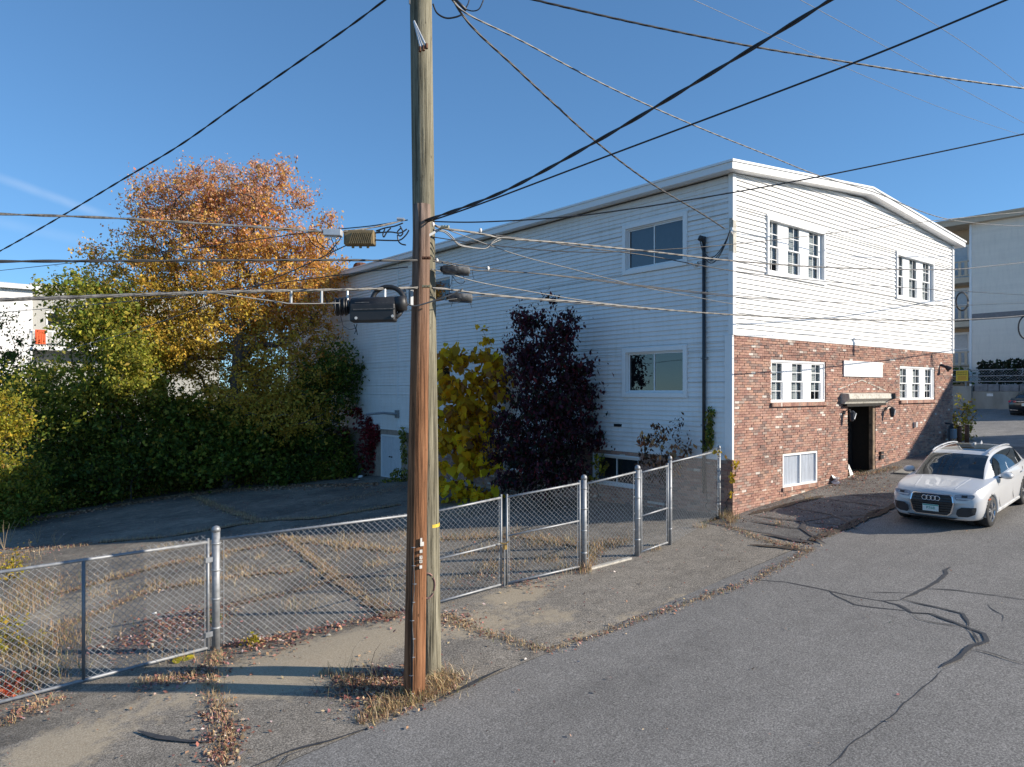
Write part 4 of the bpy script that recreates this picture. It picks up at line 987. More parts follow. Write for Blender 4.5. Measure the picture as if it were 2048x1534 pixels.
# ================================================================ utility poles, cables and their hardware
bp = gp(828, 1388); gp_ = gp(860, 1348)
def pole(p, top, r0, r1, n=18, seg=26, seed=0):
    m = MB(); V = []; 
    for i in range(seg+1):
        k = i/seg; c = p.lerp(top, k); r = r0+(r1-r0)*k**.8
        for j in range(n):
            t = 2*math.pi*j/n; rr = r*(1+.035*mnoise.noise((math.cos(t)*2+seed, math.sin(t)*2, c.z*.35))+.02*mnoise.noise((math.cos(t)*7+seed, math.sin(t)*7, c.z*.2)))
            V.append((c.x+rr*math.cos(t), c.y+rr*math.sin(t), c.z))
    m.add(V, [(i*n+j, i*n+(j+1) % n, (i+1)*n+(j+1) % n, (i+1)*n+j) for i in range(seg) for j in range(n)]+[tuple(seg*n+j for j in range(n))]); return m
YB = (bp-CAMP).dot(FW); YG = (gp_-CAMP).dot(FW)
btop = at(844, 410, YB+.02)
brown = empty('utility_pole', bp, 'short brown weathered utility pole with number tags in front of taller pole', 'utility pole')
pole(bp+Vector((0, 0, -.3)), btop, .142, .112, seed=1).build('shaft', BROWNPOLE, brown, True)
gtop = at(838, -260, YB+.30)
green = empty('utility_pole', gp_, 'tall greenish treated utility pole rising out of the picture', 'utility pole')
pole(gp_+Vector((0, 0, -.3)), gtop, .160, .146, seed=9).build('shaft', GREENPOLE, green, True)
def gat(py, dx=0, dy=0):                         # axis of the green pole at a picture height
    k = 0
    for _ in range(20):
        c = gp_.lerp(gtop, k); Y = (c-CAMP).dot(FW); z = CAMP.z+(HOR-py)/FPX*Y; k = (z-gp_.z)/(gtop.z-gp_.z)
    return gp_.lerp(gtop, k)
def bat(py):
    k = 0
    for _ in range(20):
        c = bp.lerp(btop, k); Y = (c-CAMP).dot(FW); z = CAMP.z+(HOR-py)/FPX*Y; k = (z-bp.z)/(btop.z-bp.z)
    return bp.lerp(btop, k)
yc = gat(1049); m = MB(); m.tube([yc+Vector((0,0,-.022)), yc+Vector((0,0,.022))], .161, 18); m.build('yellow_band', M('yellow tape', (.66, .46, .04), .6, var=.3, scale=14, dirt=((.2,.18,.1), 12, .7)), green)
# paint rings, number tags and ground wire
m = MB(); c0 = gat(1165); 
for k in range(28):
    t = 2*math.pi*k/28; t2 = 2*math.pi*(k+1)/28; f = -FW+RT*.1; u = RT
    p_ = lambda tt: c0+RT*math.cos(tt)*.10+Vector((0,0,.17*math.sin(tt)))-FW*(math.sqrt(max(.168**2-(math.cos(tt)*.10)**2, 0)))
    if mnoise.noise((k*.5, 2, 3)) > -.2: m.tube([p_(t), p_(t2)], .011, 4, False)
m.build('paint_ring', M('faded pink paint', (.34, .20, .17), .9), green)
tagm = M('aluminium tag', (.66, .64, .60), .45, .3)
def btag(py, w_, h_, dx): 
    c0 = bat(py)+RT*dx; q = c0-FW*(math.sqrt(max(.147**2-dx*dx, 1e-4))); m = MB(); nrm = (q-bat(py)); nrm.z = 0; nrm.normalize(); sd_ = Vector((-nrm.y, nrm.x, 0))
    m.obox(q+nrm*.003, sd_*w_, Vector((0,0,h_)), nrm*.004); m.build('tag_plate', tagm, brown); return q+nrm*.009, sd_, nrm
btag(1084, .026, .026, .085); btag(1079, .012, .045, .075)
for py, ch in ((1098, None), (1110, '3'), (1118, '0'), (1129, None)):
    q, sd_, nrm = btag(py, .018, .020, .075)
    if ch: text(ch, .042, INK, brown, q, -sd_ if (-sd_).dot(RT) > 0 else sd_, (0,0,1), .001)
m = MB(); gw = []
for py in range(1090, 1395, 12):
    c0 = bat(py); q = c0-FW*.146+RT*(-.01+.012*math.sin(py*.05)); gw.append(q)
m.tube(gw, .006, 5); m.build('ground_wire', ALUCAB, brown)
m = MB()
for q in gw[::3]: m.tube([q-RT*.025, q-FW*.012, q+RT*.025], .006, 4)
m.build('staple', GALV, brown)
# deep crack down the brown pole
m = MB(); cr = [bat(py)-FW*.149+RT*(-.022+.01*math.sin(py*.02)) for py in range(1090, 1392, 10)]; m.tube(cr, [.004+.010*min(1, i/12) for i in range(len(cr))], 4); m.build('drying_crack', ROOMDK, brown)
# through bolts and triple clamps
def clamp(name, px, py, Y, mat, par):
    m = MB(); c0 = at(px, py, Y)
    m.obox(c0, RT*.055, FW*.02, Vector((0,0,.016)))
    for k in (-1, 0, 1): m.tube([c0+RT*.036*k+FW*.02, c0+RT*.036*k-FW*.045], .014, 8)
    return m.build(name, mat, par)
YH = YB-.14
for px, py, mt in ((853, 516, RUST), (853, 573, M('brass clamp', (.42, .34, .20), .5, .5))): clamp('cable_clamp', px, py, YH-.02, mt, brown)
m = MB(); arm0, arm1 = at(852, 474, YB-.02), at(884, 456, YB+.1); m.bar(arm0, arm1, .05, .03); m.build('standoff_arm', GALV, brown)
clamp('cable_clamp', 890, 454, YB+.05, M('cream clamp', (.62, .58, .42), .5), brown)
m = MB(); c0 = at(822, 590, YB-.10); m.bar(c0+Vector((0,0,.10)), c0+Vector((0,0,-.13)), .05, .04); m.bar(at(808, 578, YB-.11), at(812, 612, YB-.11), .05, .04); m.build('bracket', GALV, brown)
# crossed steel fork near the top
m = MB(); c0 = at(831, 45, YG-.50); 
for dx, dy in ((852, 92), (846, 95), (842, 97)): m.tube([at(828, 42, YB+.13), at(dx, dy, YB+.06)], .014, 6)
m.build('steel_fork', LIGHTMET, green)
m = MB()
for dx, dy in ((853, 92), (847, 96), (840, 98)): m.tube([at(dx, dy-4, YB+.06), at(dx, dy+5, YB+.05)], .022, 6)
m.build('rusty_eyes', RUST, green)
m = MB(); q = gat(20)-FW*.15-RT*.13; m.tube([q, q+Vector((0,0,.6))], .012, 5); q2 = gat(300)-FW*.152; m.build('pole_riser', ALUCAB, green)

# ---------- cables: picture paths carried on straight plan lines
def plan_depth(px, A, B):                        # depth where the line of sight crosses plan line A-B
    d = ray(px, 700); dx, dy = B.x-A.x, B.y-A.y
    # CAM + d*Y = A + (B-A)*k
    det = d.x*(-dy)+d.y*dx
    Y = ((A.x-CAMP.x)*(-dy)+(A.y-CAMP.y)*dx)/det
    return Y
def spline(P, n=10):
    out = []; P = [Vector(p) for p in P]; m_ = len(P)
    for i in range(m_-1):
        p0, p1, p2, p3 = P[max(i-1, 0)], P[i], P[i+1], P[min(i+2, m_-1)]
        for k in range(n):
            t = k/n; out.append(.5*((2*p1)+(-p0+p2)*t+(2*p0-5*p1+4*p2-p3)*t*t+(-p0+3*p1-3*p2+p3)*t**3))
    return out+[P[-1]]
def cable(path, A, B, r, mat, label, twist=0, n=12, seg=8):
    r *= .84
    P = [at(x, y, plan_depth(x, A, B)) for x, y in path]; P = spline(P, seg)
    m = MB()
    if twist:
        L = 0; acc = [0]
        for a, b in zip(P, P[1:]): L += (b-a).length; acc.append(L)
        # resample finely for the strands
        N_ = int(min(max(L/.06, 60), 420)); Q = []; AL = []
        j = 0
        for i in range(N_+1):
            d_ = L*i/N_
            while j < len(acc)-2 and acc[j+1] < d_: j += 1
            k = (d_-acc[j])/max(acc[j+1]-acc[j], 1e-6); Q.append(P[j].lerp(P[j+1], k)); AL.append(d_)
        for s in range(twist):
            pts_ = []
            for i, q in enumerate(Q):
                d_ = (Q[min(i+1, N_)]-Q[max(i-1, 0)]).normalized(); u = d_.cross(Vector((0,0,1))).normalized(); v = u.cross(d_)
                t = AL[i]*2*math.pi/.8+s*2*math.pi/twist; pts_.append(q+(u*math.cos(t)+v*math.sin(t))*r*.55)
            m.tube(pts_, r*.72, 5, False)
    else: m.tube(P, r, 6)
    o = m.build('overhead_cable', mat, None, True); return tag(o, label, 'cable')
PB = bp.copy(); XR = Vector((1, 0, 0))
Aq, Bq = Vector((PB.x, PB.y-.05, 0)), Vector((PB.x+40, PB.y-.05, 0))        # along the street
def toward(px, Y): return at(px, 700, Y)
pl = at(842, 700, YB)
# crossing the street to the upper right
cable([(848,442),(1000,386),(1180,290),(1400,160),(1660,0),(1730,-48)], pl, toward(1660, 5.7), .019, RUBBER, 'thick twin black cable climbing steeply across sky to upper right', 2)
cable([(848,446),(960,408),(1220,310),(1500,205),(1760,105),(2012,0),(2100,-38)], pl, toward(2009, 6.3), .0125, RUBBER, 'taut black cable crossing above the gable toward the street side', 0)
cable([(866,443),(960,444),(1120,435),(1260,418),(1460,386),(1650,351),(1850,310),(2048,268),(2140,248)], pl, toward(2048, 9.0), .0105, RUBBER, 'sagging black cable passing just in front of white roof edge', 0)
cable([(866,474),(980,490),(1130,503),(1250,503),(1460,489),(1700,462),(1880,440),(2048,424),(2120,418)], pl, toward(2048, 15), .008, RUBBER, 'thin black wire drooping past the large upper side window', 0)
# service drops from the pole top
top = at(908, 2, YG+.05)
cable([(900,-12),(925,30),(960,70),(1020,125),(1100,200),(1200,290),(1300,365),(1400,425),(1449,457)], Vector((top.x, top.y, 0)), Vector((-.18, -.06, 0)), .017, M('drop wire', (.075, .07, .068), .5, .2, var=.4, scale=20), 'twisted service drop running down to the corner of white building', 3)
cable([(900,-6),(935,28),(1040,80),(1180,155),(1300,212),(1420,264),(1540,312),(1640,352),(1750,385),(1830,418),(1890,437),(1960,447),(2048,452),(2130,450)], Vector((top.x, top.y, 0)), Vector((PB.x+38, PB.y+.6, 0)), .013, M('drop wire grey', (.16, .155, .15), .5, .2, var=.4, scale=20), 'twisted grey service drop passing over the gable peak', 3)
cable([(1030,-10),(1130,14),(1300,52),(1500,92),(1700,125),(1900,157),(2060,178),(2160,188)], at(860, 700, 10), toward(2048, 14), .017, RUBBER, 'heavy twisted black cable sagging across the upper right sky', 3)
PR = at(1390, 700, 14.5); PR2 = PR+Vector((30, 0, 0))
cable([(1370,-8),(1560,78),(1760,165),(1900,222),(2048,272),(2120,296)], PR, PR2, .007, ALUCAB, 'lowest of three thin bare conductors high over the gable')
PR = at(1600, 700, 17.0); PR2 = PR+Vector((30, 0, 0))
cable([(1590,-6),(1720,65),(1850,138),(1960,198),(2048,246),(2120,285)], PR, PR2, .008, ALUCAB, 'middle one of three thin bare conductors high over the gable')
PR = at(1790, 700, 20.0); PR2 = PR+Vector((30, 0, 0))
cable([(1780,-8),(1880,55),(1970,115),(2048,175),(2110,222)], PR, PR2, .009, ALUCAB, 'uppermost thin bare conductor in the top corner of sky')
# along the street to the right
LASH = M('lashed cable', (.13, .125, .12), .45, .35, var=.5, scale=30)
cable([(866,448),(884,456),(940,464),(975,470),(1010,477),(1140,487),(1300,503),(1460,521),(1620,533),(1760,538),(1900,539),(1980,532),(2048,525),(2120,518)], Aq, Bq, .016, LASH, 'lashed silvery cable bundle crossing under the upper front windows', 3)
cable([(985,470),(1080,482),(1180,497),(1300,512),(1460,541),(1620,560),(1760,572),(1900,581),(2048,590),(2120,594)], Aq+Vector((0, .15, 0)), Bq+Vector((0, .15, 0)), .011, RUBBER, 'single black cable hung just below the lashed bundle')
cable([(866,518),(890,524),(950,534),(1030,543),(1100,549),(1200,560),(1300,573),(1460,590),(1620,602),(1760,608),(1900,611),(2048,606),(2120,602)], Aq, Bq, .009, RUBBER, 'upper strand over the higher splice case running to the right')
cable([(866,522),(905,530),(945,540),(1000,543),(1060,546),(1150,556),(1300,575),(1460,593),(1560,600)], Aq+Vector((0,-.04,0)), Bq+Vector((0,-.04,0)), .010, RUBBER, 'cable leaving the higher splice case along the side wall')
cable([(864,576),(900,579),(960,587),(1060,597),(1160,604),(1300,617),(1460,629),(1620,637),(1760,640),(1900,640),(2000,635),(2048,631),(2120,624)], Aq, Bq, .016, LASH, 'lowest lashed cable bundle crossing at the siding bottom edge', 3)
cable([(890,600),(950,594),(990,593),(1100,602),(1300,620)], Aq+Vector((0,-.06,0)), Bq+Vector((0,-.06,0)), .008, RUBBER, 'cable leaving the lower splice case past the purple tree')
cable([(884,455),(940,476),(1000,498),(1060,517),(1140,537),(1220,558),(1300,577),(1380,592),(1460,607),(1580,625),(1700,640),(1800,648),(1905,652)], Aq+Vector((0,.1,0)), Vector((14.2, -.3, 0)), .0085, ALUCAB, 'slanting grey wire falling across the side wall to far corner')
cable([(862,538),(900,548),(960,565),(1060,583),(1160,600),(1250,611),(1330,618)], Aq+Vector((0,.05,0)), Bq+Vector((0,.05,0)), .0085, ALUCAB, 'short slanting grey wire joining the lowest bundle')
# along the street to the left
Al, Bl = Vector((PB.x, PB.y-.1, 0)), Vector((PB.x-20, PB.y-.1, 0))
cable([(-60,423),(0,428),(150,433),(300,440),(450,450),(560,457),(640,463),(700,462),(760,452),(810,440)], Al, Bl, .013, LASH, 'lashed cable entering from the left to the white tap box', 2)
cable([(-60,524),(0,523),(200,522),(420,521),(640,520),(760,521),(815,521),(850,520)], Al, Bl, .015, RUBBER, 'straight thick black cable coming level from the left', 2)
cable([(-60,604),(0,600),(160,594),(320,588),(480,583),(600,581),(700,579),(815,576),(850,575)], Al, Bl, .019, LASH, 'heavy lashed cable from the left above the black splice closure', 3)
cable([(430,586),(500,596),(560,604),(580,607),(640,607),(680,606)], Al+Vector((0,-.05,0)), Bl+Vector((0,-.05,0)), .0095, ALUCAB, 'cable entering the large black splice closure from the left')
# to the houses behind on the left
def lp(px, Y): return at(px, 700, Y)
cable([(790,-12),(770,0),(700,52),(600,122),(480,205),(360,290),(240,362),(120,434),(0,502),(-60,530)], at(850, 700, YG), lp(0, 15), .016, RUBBER, 'twisted black drop descending across sky before the orange tree', 2)
cable([(815,440),(740,452),(640,462),(520,478),(400,495),(280,510),(140,526),(0,541),(-40,545)], pl, lp(0, 18), .009, RUBBER, 'wire to the left passing through the orange crown, upper one')
cable([(760,462),(690,492),(600,535),(480,585),(360,630),(240,670),(120,703),(40,730)], pl, lp(40, 27), .011, RUBBER, 'wire slanting down left in front of green foliage')
cable([(815,534),(720,545),(600,560),(480,576),(360,592),(200,608),(0,625),(-40,628)], pl, lp(0, 19), .009, RUBBER, 'low faint wire to the left crossing the orange crown')
# ---------- equipment hung on the cables
def eq(name, label, cat, px, py, Y): return empty(name, at(px, py, Y), label, cat)
Yl = lambda px: plan_depth(px, Al, Bl)
def pbox(m, x0, x1, y0, y1, Y, dp, tilt=0):      # box given by picture edges at depth Y
    a, b, c = at(x0, y0, Y), at(x1, y0+tilt, Y), at(x0, y1, Y)
    m.obox((b+c)/2, (b-a)/2, FW*dp/2, (c-a)/2)
y_ = Yl(740)-.02
sp = eq('splice_closure', 'large black cylindrical splice closure hung left of the poles', 'splice closure', 742, 620, y_)
m = MB(); pbox(m, 703, 792, 610, 645, y_-.03, .22, -2); bevel(m.build('lower_tray', BLACKPL, sp), .02, 3)
m = MB(); m.tube([at(700, 612, y_), at(705, 612, y_), at(790, 609, y_), at(800, 608, y_)], [.07, .10, .10, .07], 18); m.build('body', BLACKPL, sp, True)
m = MB(); a_, b_ = at(672, 614, y_), at(698, 612, y_)
for k in range(6): m.tube([a_.lerp(b_, k/6), a_.lerp(b_, (k+.75)/6)], .112 if k % 2 == 0 else .100, 18)
m.build('end_seal', BLACKPL, sp, True)
m = MB(); a_, b_ = at(792, 608, y_), at(812, 606, y_); m.tube([a_, b_], .095, 16); m.build('end_seal', BLACKPL, sp, True)
for x in (724, 762):
    m = MB(); m.add([at(x-15, 606, y_-.10), at(x+15, 605, y_-.10), at(x+8, 597, y_-.06), at(x-8, 597, y_-.06), at(x-15, 606, y_+.06), at(x+15, 605, y_+.06), at(x+8, 597, y_+.04), at(x-8, 597, y_+.04)], [(0,1,2,3), (4,7,6,5), (0,3,7,4), (1,5,6,2), (3,2,6,7), (0,4,5,1)]); m.build('valve_hump', GREYPL, sp)
m = MB(); m.tube([at(706, 619.5, y_-.145), at(790, 617.5, y_-.145)], .008, 5); m.build('ridge', GREYPL, sp)
for x, y in ((712, 636), (785, 632)): m = MB(); m.tube([at(x, y, y_-.13), at(x, y, y_-.155)], .018, 10); m.build('bolt', LIGHTMET, sp)
for x in (695, 770): m = MB(); m.bar(at(x, 578, y_), at(x, 602, y_), .022, .016); m.build('hanger', LIGHTMET, sp)
m = MB(); m.tube([at(708, 648, y_), at(712, 660, y_), at(709, 668, y_)], .006, 4); m.tube([at(714, 648, y_), at(712, 656, y_), at(715, 670, y_)], .006, 4); m.tube([at(680, 625, y_), at(686, 652, y_), at(700, 660, y_), at(711, 656, y_)], .004, 4); m.build('loose_wire', RUBBER, sp)
lpz = eq('cable_loop', 'black corrugated slack loop curving behind the splice closure', 'cable', 780, 600, y_+.15)
m = MB(); P = [at(742+0, 604, y_+.12), at(752, 584, y_+.14), at(772, 574, y_+.15), at(793, 578, y_+.15), at(806, 592, y_+.12), at(806, 612, y_+.08), at(800, 626, y_+.02), at(792, 634, y_)]; m.tube(spline(P, 8), .030, 10); m.build('tube', BLACKPL, lpz, True)
am = eq('line_amplifier', 'tan finned line amplifier box on the cable by poles', 'amplifier', 720, 476, Yl(720)-.04); ya = Yl(720)-.04
m = MB(); pbox(m, 690, 750, 462, 491, ya, .15); bevel(m.build('case', TANMET, am), .012, 2)
for k in range(12):
    m = MB(); x = 699+k*3.9; m.bar(at(x, 487, ya-.085), at(x+7*(1 if k < 11 else .3), 464, ya-.085), .010, .022, FW); m.build('fin', TANMET, am)
for x in (706, 721, 736): m = MB(); m.tube([at(x, 490, ya), at(x, 496, ya)], .018, 8); m.build('port', TANMET, am)
tp_ = eq('tap_box', 'small white cable tap with dangling black leads', 'tap box', 665, 466, Yl(665)-.04); yt = Yl(665)-.04
m = MB(); pbox(m, 648, 684, 459, 472, yt, .11, 1); bevel(m.build('case', LIGHTMET, tp_), .008, 2)
for x in (658, 663, 668, 672): m = MB(); m.tube([at(x, 471, yt), at(x, 478, yt)], .009, 6); m.build('port', LIGHTMET, tp_)
m = MB()
for P in ([(658,478),(655,488),(668,500),(672,510)], [(663,478),(668,492),(664,505),(655,514),(654,508),(662,500),(670,492)], [(672,478),(672,492),(676,498)], [(646,462),(634,470),(636,484),(648,494),(656,496)], [(652,470),(640,462),(620,460),(616,472),(628,490),(650,500)], [(684,465),(680,478),(668,494),(660,505)]):
    m.tube(spline([at(x, y, yt+.01) for x, y in P], 6), .0055, 4)
m.build('lead_wire', RUBBER, tp_)
m = MB()
for P in ([(750,466),(780,464),(800,466),(814,458)], [(750,480),(780,481),(800,480),(812,470),(818,460)], [(752,462),(770,456),(790,452),(806,446)], [(770,458),(766,468),(768,474),(774,464),(782,456)], [(800,452),(806,465),(800,472),(795,464),(802,456)], [(795,470),(797,482),(803,488),(812,490)]):
    m.tube(spline([at(x, y, ya-.02) for x, y in P], 6), .009, 5)
tag(m.build('jumper_wires', RUBBER, None, True), 'tangle of black jumper wires between amplifier and pole', 'wires')
m = MB(); m.tube([at(794, 438, ya), at(808, 439, ya)], .02, 8); tag(m.build('strand_grip', LIGHTMET), 'short silver strand grip on the cable left of pole top', 'grip')
for k, (x0, y0, x1, y1, lab, mt) in enumerate(((884, 538, 940, 542, 'upper dusty black splice case right of the poles', GREYPL), (896, 593, 945, 596, 'lower grey dusty splice case right of the poles', GREYPL))):
    Yk = plan_depth((x0+x1)/2, Aq, Bq)-.06
    s_ = eq('splice_case', lab, 'splice case', (x0+x1)/2, (y0+y1)/2, Yk); a_, b_ = at(x0, y0, Yk), at(x1, y1, Yk)
    m = MB(); m.tube([a_.lerp(b_, t) for t in (0, .05, .5, .95, 1)], [.03, .055, .058, .055, .03], 14); m.build('shell', mt, s_, True)
    m = MB(); m.obox((a_+b_)/2+Vector((0,0,-.056)), (b_-a_)/2*.94, FW*.016, Vector((0,0,.014))); m.build('flange', mt, s_)
    m = MB()
    for t in (-.06, .0): m.tube([a_.lerp(b_, t), a_.lerp(b_, t+.05)], .04, 10)
    m.build('end_cap', BLACKPL, s_)
    m = MB(); 
    for P in ([(905,552),(912,562),(922,568),(930,562),(926,552)], [(905,552),(903,566),(898,578)], [(944,540),(946,552),(948,558)]) if k == 0 else ([(905,604),(902,614)], [(940,606),(944,616)]):
        m.tube(spline([at(x, y, Yk) for x, y in P], 5), .004, 4)
    m.build('loose_wire', RUBBER, s_)
# slack hoop at the cable by the roof line
m = MB(); P = [(866,459),(890,462),(903,472),(915,486),(930,492),(955,496),(972,496),(985,484),(1000,476),(1030,477)]
m.tube(spline([at(x, y, plan_depth(x, Aq, Bq)-.03) for x, y in P], 6), .009, 6); P = [(866,461),(888,464),(905,478),(918,490),(940,495),(970,497),(984,487),(1002,479)]
m.tube(spline([at(x, y, plan_depth(x, Aq, Bq)-.06) for x, y in P], 6), .009, 6); tag(m.build('expansion_loop', ALUCAB, None, True), 'flat grey expansion loop hanging under cable right of poles', 'cable')
m = MB(); P = [(878,580),(900,583),(925,579),(900,590),(860,604),(830,612),(815,608)]
m.tube(spline([at(x, y, YB-.20) for x, y in P[2:]], 6), .010, 6); tag(m.build('jumper_wires', ALUCAB, None, True), 'grey jumper crossing brown pole below the lower clamp', 'wires')
for i, (x, y, lab) in enumerate(((874, 521, 'white insulator knob nearest to pole on the upper strand'), (976, 537, 'small white tag on strand beyond the upper splice case'), (961, 461, 'white clip on cable above the flat loop'), (866, 449, 'white knob at the pole on the highest strand'))):
    m = MB(); c0 = at(x, y, plan_depth(x, Aq, Bq)-.02); m.tube([c0+Vector((0,0,-.03)), c0+Vector((0,0,0)), c0+Vector((0,0,.028))], [.012, .022, .015], 8); tag(m.build('insulator', PORCEL, None, True), lab, 'insulator')
for i, (x, lab) in enumerate(((582, 'outer of two upright steel spreaders on left cable'), (643, 'inner of two upright steel spreaders on left cable'))):
    m = MB(); Yk = Yl(x)-.03; m.bar(at(x, 582, Yk), at(x, 608, Yk), .035, .02); tag(m.build('cable_spreader', GALV), lab, 'spreader')
# coils of spare wire on the far spans
for i, (x, y, r, lab) in enumerate(((1924, 603, 17, 'small coil of black wire hung before the beige balconies'), (2052, 655, 22, 'coil of thin wire hung at the right end of lowest bundle'))):
    Yk = plan_depth(x, Aq, Bq); m = MB()
    for s in range(3): m.tube([at(x+(r*.65+s)*math.cos(t), y+(r+s)*math.sin(t), Yk+.02*s) for t in [2*math.pi*k/20 for k in range(21)]], .010, 5)
    tag(m.build('wire_coil', RUBBER, None, True), lab, 'wire coil')
# pole-top tap loops
m = MB(); m.tube(spline([at(x, y, YG) for x, y in ((866,8),(874,26),(892,36),(912,34),(926,28))], 6), .012, 6); m.tube(spline([at(x, y, YG) for x, y in ((930,18),(945,22),(958,18),(966,2),(968,-8))], 6), .009, 6); m.tube(spline([at(x, y, YG) for x, y in ((930,18),(936,8),(940,-6))], 5), .009, 6)
m.tube([at(905, -6, YG), at(932, 20, YG)], .022, 8); tag(m.build('tap_wires', RUBBER, None, True), 'loops of tap wire at the pole top', 'wires')
# ================================================================ trees and plants
def blobs_points(blobs, n):
    """sample points in a union of picture-placed ellipsoids (px,py,depth,rx_px,rz_px,ry_m,weight)"""
    wts = np.array([b[6] if len(b) > 6 else b[3]*b[4] for b in blobs], float); wts /= wts.sum(); out = []
    ids = rng.choice(len(blobs), n, p=wts)
    for i in ids:
        px, py, Y, rx, rz, ry = blobs[i][:6]
        c = at(px, py, Y); v = rng.normal(size=3); v /= np.linalg.norm(v); r = rng.random()**.42
        k = Y/FPX; out.append(c + RT*(v[0]*r*rx*k) + FW*(v[1]*r*ry) + Vector((0, 0, v[2]*r*rz*k)))
    return out
def skeleton(root, tips, trunk_h, r_tip, r_max, bend=.25, up=.25):
    """join every tip to the nearest earlier node: a branching skeleton with pipe-model radii"""
    nodes_ = [root.copy()]; par = [-1]; 
    nt_ = 5; lean = Vector((random.gauss(0, .05), random.gauss(0, .05), 1))
    for i in range(1, nt_+1): nodes_.append(root+lean*trunk_h*i/nt_+Vector((random.gauss(0, .03), random.gauss(0, .03), 0))); par.append(i-1)
    start = nodes_[-1]; order = sorted(tips, key=lambda p: (p-start).length)
    A = np.array([list(p) for p in nodes_])
    D = [0.0]*len(nodes_)
    for p in order:
        d = np.linalg.norm(A-np.array(p), axis=1) + np.maximum(A[:, 2]-p.z, 0)*up*4 + np.where(np.arange(len(A)) < max(2, nt_-2), 3, 0)
        j = int(np.argmin(d)); q = nodes_[j]; L = (p-q).length; k = max(1, int(L/.6)); last = j
        for s in range(1, k+1):
            pt = q.lerp(p, s/k)
            if s < k: pt = pt + Vector((random.gauss(0, 1), random.gauss(0, 1), random.gauss(0, .7)+.5))*L*bend*.12
            nodes_.append(pt); par.append(last); last = len(nodes_)-1
            A = np.vstack([A, [list(pt)]])
    n = len(nodes_); area = [0.0]*n; ch = [0]*n
    for i in range(n-1, 0, -1):
        if ch[i] == 0: area[i] = r_tip**2
        area[par[i]] += area[i]; ch[par[i]] += 1
    rad = [min(math.sqrt(max(a, r_tip**2)), r_max) for a in area]
    return nodes_, par, rad
def wood(nodes_, par, rad, name, mat, parent, minr=0):
    m = MB()
    for i in range(1, len(nodes_)):
        j = par[i]
        if rad[i] < minr: continue
        r0 = min(rad[j], rad[i]*1.5); n = 4 if r0 < .02 else (6 if r0 < .06 else 10)
        m.tube([nodes_[j], nodes_[i]], [r0, rad[i]], n, False)
    return m.build(name, mat, parent, True)
def make_tree(name, label, cat, base_px, base_Y, blobs, ntips, per, spread, size, colorfn, trunk_h, r_tip=.006, r_max=.25, mat=None, bark=None, shape='kite', parts=('crown', 'trunk'), group=None, root=None, flat=.05, thin=1.25, droop=None):
    if root is None:
        p = at(base_px, 700, base_Y); root = Vector((p.x, p.y, G(p.x, p.y)))
    t = empty(name, root, label, cat, group)
    tips = blobs_points(blobs, ntips); nd, pr, rd = skeleton(root+Vector((0,0,-.1)), tips, trunk_h, r_tip, r_max)
    wood(nd, pr, rd, parts[1], bark or TWIG, t)
    T = np.array([list(p) for p in tips]); N_ = ntips*per
    idx = np.repeat(np.arange(ntips), per); C = T[idx]+rng.normal(size=(N_, 3))*spread*np.array([1, 1, .75])*(.35+rng.random((ntips, 1))*1.1)[idx]
    dens = .15+1.15*rng.random(ntips); keep = rng.random(N_) < thin*dens[idx]; C = C[keep]; idx = idx[keep]; N_ = len(C)
    keep = C[:, 2] > np.array([G(c[0], c[1]) for c in C])+.03; C = C[keep]; idx = idx[keep]; N_ = len(C)
    nn = rng.normal(size=(N_, 3)); nn[:, 2] = np.abs(nn[:, 2])*.8+flat
    tw = rng.random(ntips)                        # clump tone
    col = colorfn(C, idx, tw)
    S = size*(.5+.85*rng.random(N_))*(.75+.5*tw[idx])
    leaf_mesh(parts[0], C, nn, S, col, mat or LEAF, t, shape, updir=droop)
    return t
def mixpal(w_, pa, pb):                           # w 0..1 picks between two palettes leaf by leaf
    n = len(w_); a = pick(pa, n); b = pick(pb, n); s = rng.random(n) < np.clip(w_, 0, 1); return np.where(s[:, None], b, a)
def pic(C):                                       # picture coordinates of points
    d = C-np.array(CAMP); Y = d@np.array(FW); return 1024+FPX*(d@np.array(RT))/Y, HOR-FPX*d[:, 2]/Y
ORANGE = [(.70, .36, .08), (.75, .43, .10), (.64, .29, .08), (.74, .49, .12), (.56, .32, .07)]
PINK = [(.66, .36, .22), (.70, .38, .20), (.60, .35, .24), (.74, .46, .24), (.52, .29, .19), (.74, .24, .10, .5)]
GOLD = [(.66, .44, .06), (.58, .40, .06), (.48, .37, .06), (.70, .47, .08)]
OLIVE = [(.22, .22, .035), (.30, .27, .04), (.16, .19, .03), (.38, .30, .05)]
GREEN = [(.12, .175, .025), (.155, .21, .03), (.085, .14, .022), (.20, .24, .035)]
DKGREEN = [(.07, .115, .022), (.095, .145, .026), (.06, .10, .018), (.13, .16, .025)]
LIME = [(.30, .31, .04), (.38, .36, .045), (.22, .25, .035), (.46, .40, .06)]
YELLOW = [(.46, .36, .03), (.38, .31, .03), (.30, .27, .03), (.52, .38, .04), (.24, .17, .04, .5)]
PURPLE = [(.068, .024, .038), (.09, .027, .041), (.05, .023, .036), (.16, .028, .036, .7), (.045, .045, .026, .6)]
